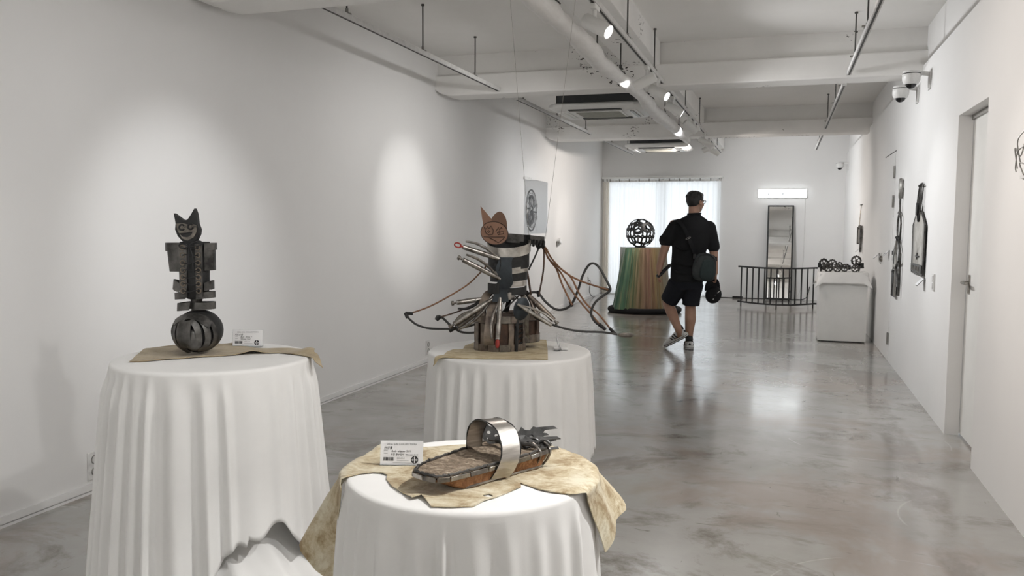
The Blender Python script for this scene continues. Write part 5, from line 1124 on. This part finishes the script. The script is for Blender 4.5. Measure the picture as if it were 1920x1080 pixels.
for k, (a, b, z) in enumerate(((-.14, .16, .86), (-.12, .17, .95), (-.10, .12, .78), (.02, .2, 1.04), (-.15, .05, 1.12))): m.tube(catmull([(a, -.105, z), ((a+b)/2, -.132, z-.03), (b, -.105, z+.02)], 4), .012, 8)
link('shirt', blob(m, .009, 5), SHIRT, PER, smooth=180)
m = MB(); m.tube([(.082+.069*cos(a), -.008+.069*sin(a), 1.476+.004*cos(a)) for a in [2*pi*i/24 for i in range(24)]], .009, 8, closed=True); m.build('collar', SHIRT, PER)
m = MB()
loft(m, [((.015, 0, .655), .165, .120), ((.018, 0, .70), .176, .128), ((.02, 0, .80), .172, .124)], 28)
m.tube([(-.068, .01, .72), (-.112, .055, .61), (-.152, .105, .515)], [.115, .105, .098], 20); m.tube([(.098, 0, .72), (.078, .01, .60), (.072, .015, .475)], [.108, .100, .093], 20)
link('shorts', blob(m, .009, 5), SHORTS, PER, smooth=180)
def shoe(heel, toe, up, label, ankle):
    heel, toe, up = Vector(heel), Vector(toe), Vector(up); L = (toe-heel).length; fx = (toe-heel).normalized(); sx = fx.cross(up).normalized(); up = sx.cross(fx).normalized()
    mt = Matrix(((sx.x, fx.x, up.x, heel.x), (sx.y, fx.y, up.y, heel.y), (sx.z, fx.z, up.z, heel.z), (0, 0, 0, 1))); g = lambda x, y, z: mt @ Vector((x, y, z))
    prof = [(-.01, .030, .055), (.02, .040, .085), (.06, .042, .095), (.10, .044, .080), (.15, .049, .062), (.20, .051, .050), (.245, .043, .040), (.275, .026, .030), (.288, .010, .020)]
    mm = MB(); vs, fs = [], []; n = 18
    for (y, w, h) in prof:
        for j in range(n): a = 2*pi*j/n; vs.append(g(w*cos(a)*(1 if sin(a) < 0 else .92), y*L/.285, .022+h*.5+h*.5*sin(a)))
    for i in range(len(prof)-1):
        for j in range(n): fs.append((i*n+j, i*n+(j+1) % n, (i+1)*n+(j+1) % n, (i+1)*n+j))
    fs += [tuple(range(n)), tuple(range((len(prof)-1)*n, len(prof)*n))]
    sh = mm.add(vs, fs).build('shoe', SHOE_W, PER, smooth=60); sh['label'] = label
    so = [(-.036, -.015), (.036, -.015), (.046, .05), (.045, .11), (.053, .17), (.053, .21), (.040, .262), (.012, .292), (-.012, .292), (-.040, .262), (-.053, .21), (-.053, .17), (-.045, .11), (-.046, .05)]
    so = closed_smooth([(x, y*L/.285) for x, y in so], 3)
    for nm, z0, z1, mat, k in (('midsole', .008, .034, SHOE_W, 1.0), ('outsole', .0, .010, SHOE_B, .98), ('sole_band', .018, .024, SHOE_B, 1.015)):
        n = len(so); v2 = [g(x*k, y, z0) for x, y in so]+[g(x*k, y, z1) for x, y in so]; MB().add(v2, [tuple(range(n-1, -1, -1)), tuple(range(n, 2*n))]+[(i, (i+1) % n, n+(i+1) % n, n+i) for i in range(n)]).build(nm, mat, sh, smooth=50)
    for sgn in (-1, 1):
        for k in range(3): y = (.085+.030*k)*L/.285; MB().band([g(sgn*(.047+.002*k), y-.012, .040), g(sgn*(.049+.001*k), y, .062), g(sgn*(.036+.002*k), y+.012, .092-.010*k)], fx*.014, .004).build('stripe', SHOE_B, sh)
    MB().tube([g(.030*cos(a), .022+.036*sin(a), .112) for a in [2*pi*i/18 for i in range(18)]], .009, 7, closed=True).build('shoe_collar', SHOE_B, sh)
    MB().tube([g(0, .02, .085), Vector(ankle)], [.038, .040], 14).build('sock', SHOE_B, PER)
    MB().plate([(-.016, 0), (.016, 0), (.004, .026), (-.004, .026)], .003, mtx=mt @ Matrix.Translation((0, -.020, .052))).build('heel_mark', SHOE_B, sh, smooth=0)
shoe((.005, -.125, .150), (-.190, .045, .012), (-.62, .22, .58), 'white shoe with three black stripes, heel lifted to show the dark sole', (-.100, -.080, .275))
shoe((.048, -.085, .0), (.090, .195, .0), (0, 0, 1), 'white shoe with black stripes, flat on the floor', (.052, -.03, .135))
_w = PER.matrix_world = Matrix.Translation((-1.0, 9.15, 0)) @ Matrix.Rotation(YAW, 4, 'Z')
def beside(name, label, cat, p): return thing(name, label, cat, _w @ Vector(p), YAW)
BG = beside('shoulder_bag', 'dark grey and teal shoulder bag on the hip of the walking person', 'bag', (.165, -.185, .745)); 
def sq(w, h, d, k=.35):   # rounded pouch
    m = MB(); n = 40; vs, fs = [], []; lay = [(-.5, .80), (-.42, .95), (-.2, 1), (.2, 1), (.42, .95), (.5, .80)]
    for dd, s_ in lay:
        for j in range(n): a = 2*pi*j/n; c, s2 = cos(a), sin(a); f = (abs(c)**3.2+abs(s2)**3.2)**(-1/3.2); vs.append((w/2*f*c*s_*(1-.10*s2), dd*d, h/2*f*s2*s_))
    for i in range(len(lay)-1):
        for j in range(n): fs.append((i*n+j, i*n+(j+1) % n, (i+1)*n+(j+1) % n, (i+1)*n+j))
    return m.add(vs, fs+[tuple(range(n)), tuple(range((len(lay)-1)*n, len(lay)*n))])
Rm = Matrix.Rotation(.12, 4, 'Y')
o = sq(.245, .30, .09).build('bag_body', BAGM, BG, (0, 0, .16), (0, .10, 0), 60); o = sq(.15, .22, .03).build('front_pocket', BAGM2, BG, (.022, -.052, .135), (0, .10, 0), 60)
m = MB(); m.tube(catmull([(-.10, -.048, .21), (-.06, -.05, .29), (.03, -.05, .305), (.10, -.048, .25)], 5), .005, 6); m.build('zipper', BLACK, BG)
P = catmull([(-.09, .02, .285), (-.145, .005, .40), (-.21, .032, .56), (-.252, .085, .632), (-.268, .185, .668), (-.262, .275, .62)], 6)
MB().band(P, [Vector((.040, .004, .010)) for _ in P], .004).build('strap', SHIRT, BG, smooth=60)
MB().band(catmull([(.10, .02, .27), (.155, .09, .24), (.16, .2, .28)], 5), Vector((0, .01, .035)), .004).build('strap', SHIRT, BG, smooth=60)
m = MB(); c_ = Vector((-.178, .010, .468)); m.tube([c_+Vector((.024*cos(a)+.006*sin(a), 0, .010*sin(a)+.008*cos(a))) for a in [2*pi*i/16 for i in range(16)]], .003, 6, closed=True); m.build('strap_buckle', GREY, BG); MB().bb((-.125, -.02, .25), (-.095, .01, .30)).build('strap_clip', BLACK, BG, bev=.003)
CP = beside('baseball_cap', 'black baseball cap with small white curved mark held in the right hand', 'cap', (.300, -.035, .60))
m = MB(); n = 22; vs, fs = [], []
for i in range(9):
    p = pi/2*i/8
    for j in range(n): a = 2*pi*j/n; vs.append((.088*cos(p)*cos(a), -.06-.05*0+.10*sin(p)*-1*.0+.085*cos(p)*sin(a)*.0+(-.075*sin(p)), .098*cos(p)*sin(a)))
for i in range(8):
    for j in range(n): fs.append((i*n+j, i*n+(j+1) % n, (i+1)*n+(j+1) % n, (i+1)*n+j))
CR = (.0, .25, 0)
o = m.add([(x+.004, y+.06, z) for x, y, z in vs], fs).build('crown', SHIRT, CP, None, CR, 180, solid=-.003)
ol = [(-.078, .03), (-.082, .10), (-.05, .165), (.0, .185), (.05, .165), (.078, .10), (.076, .03), (.0, .075)]
MB().plate(closed_smooth(ol, 3), .004, mtx=Matrix.Translation((-.012, -.004, -.0)) @ Matrix.Rotation(-.18, 4, 'Y')).build('visor', SHIRT, CP, None, CR, 0)
MB().tube(catmull([(.020, -.066, .028), (.030, -.064, .036), (.042, -.060, .052), (.050, -.056, .060)], 4), [.004, .0055, .0050, .0045, .0040, .0036, .0032, .0030, .0028, .0026, .0024, .002, .0015], 6).build('curved_mark', SHOE_W, CP, None, CR); MB().bb((-.004, -.072, -.055), (.002, -.066, -.038)).build('small_tab', SHOE_W, CP, None, CR)
m = MB(); m.ell((0.004, -.076, 0), (.007, .004, .007), 10, 6); m.build('top_button', BLACK, CP, None, CR)
FN = beside('folded_umbrella', 'short black folded object held in the left hand', 'umbrella', (-.272, -.055, .800)); FN.name = 'black_pouch'; FN['category'] = 'pouch'; FN['label'] = 'slim black pouch held in the left hand of the person'
m = MB(); m.tube(catmull([(-.045, -.01, -.01), (.0, 0, .03), (.06, .01, .085), (.10, .02, .125)], 6), [.022]+[.034]*8+[.030]*8+[.022, .016], 12, flat=.6); m.build('pouch_body', BLACK, FN); MB().tube(catmull([(.10, .02, .125), (.125, .03, .15), (.11, .05, .10), (.07, .04, .07)], 5), .004, 6).build('wrist_cord', BLACK, FN)
# ------------------------------------------------------------------ group phrases for repeated things
GROUPS = {'lighting_track': 'white lighting tracks under the ceiling', 'track_spotlight': 'white track spotlights', 'tablecloth': 'white pleated tablecloths on the round tables',
          'round_table': 'round display tables under the cloths', 'price_card': 'white price cards on the round tables', 'wall_card': 'card holders on the right wall',
          'wall_switch': 'wall switches on the right wall', 'wall_outlet': 'white outlets on the left wall', 'dome_camera': 'white dome cameras',
          'air_conditioner': 'ceiling cassette air conditioners', 'hanging_wire': 'thin wires holding the winged sculpture'}
for o in list(bpy.data.objects):
    if o.parent is None and o.get('category'):
        g = GROUPS.get(o.name.split('.')[0])
        if g: o['group'] = g
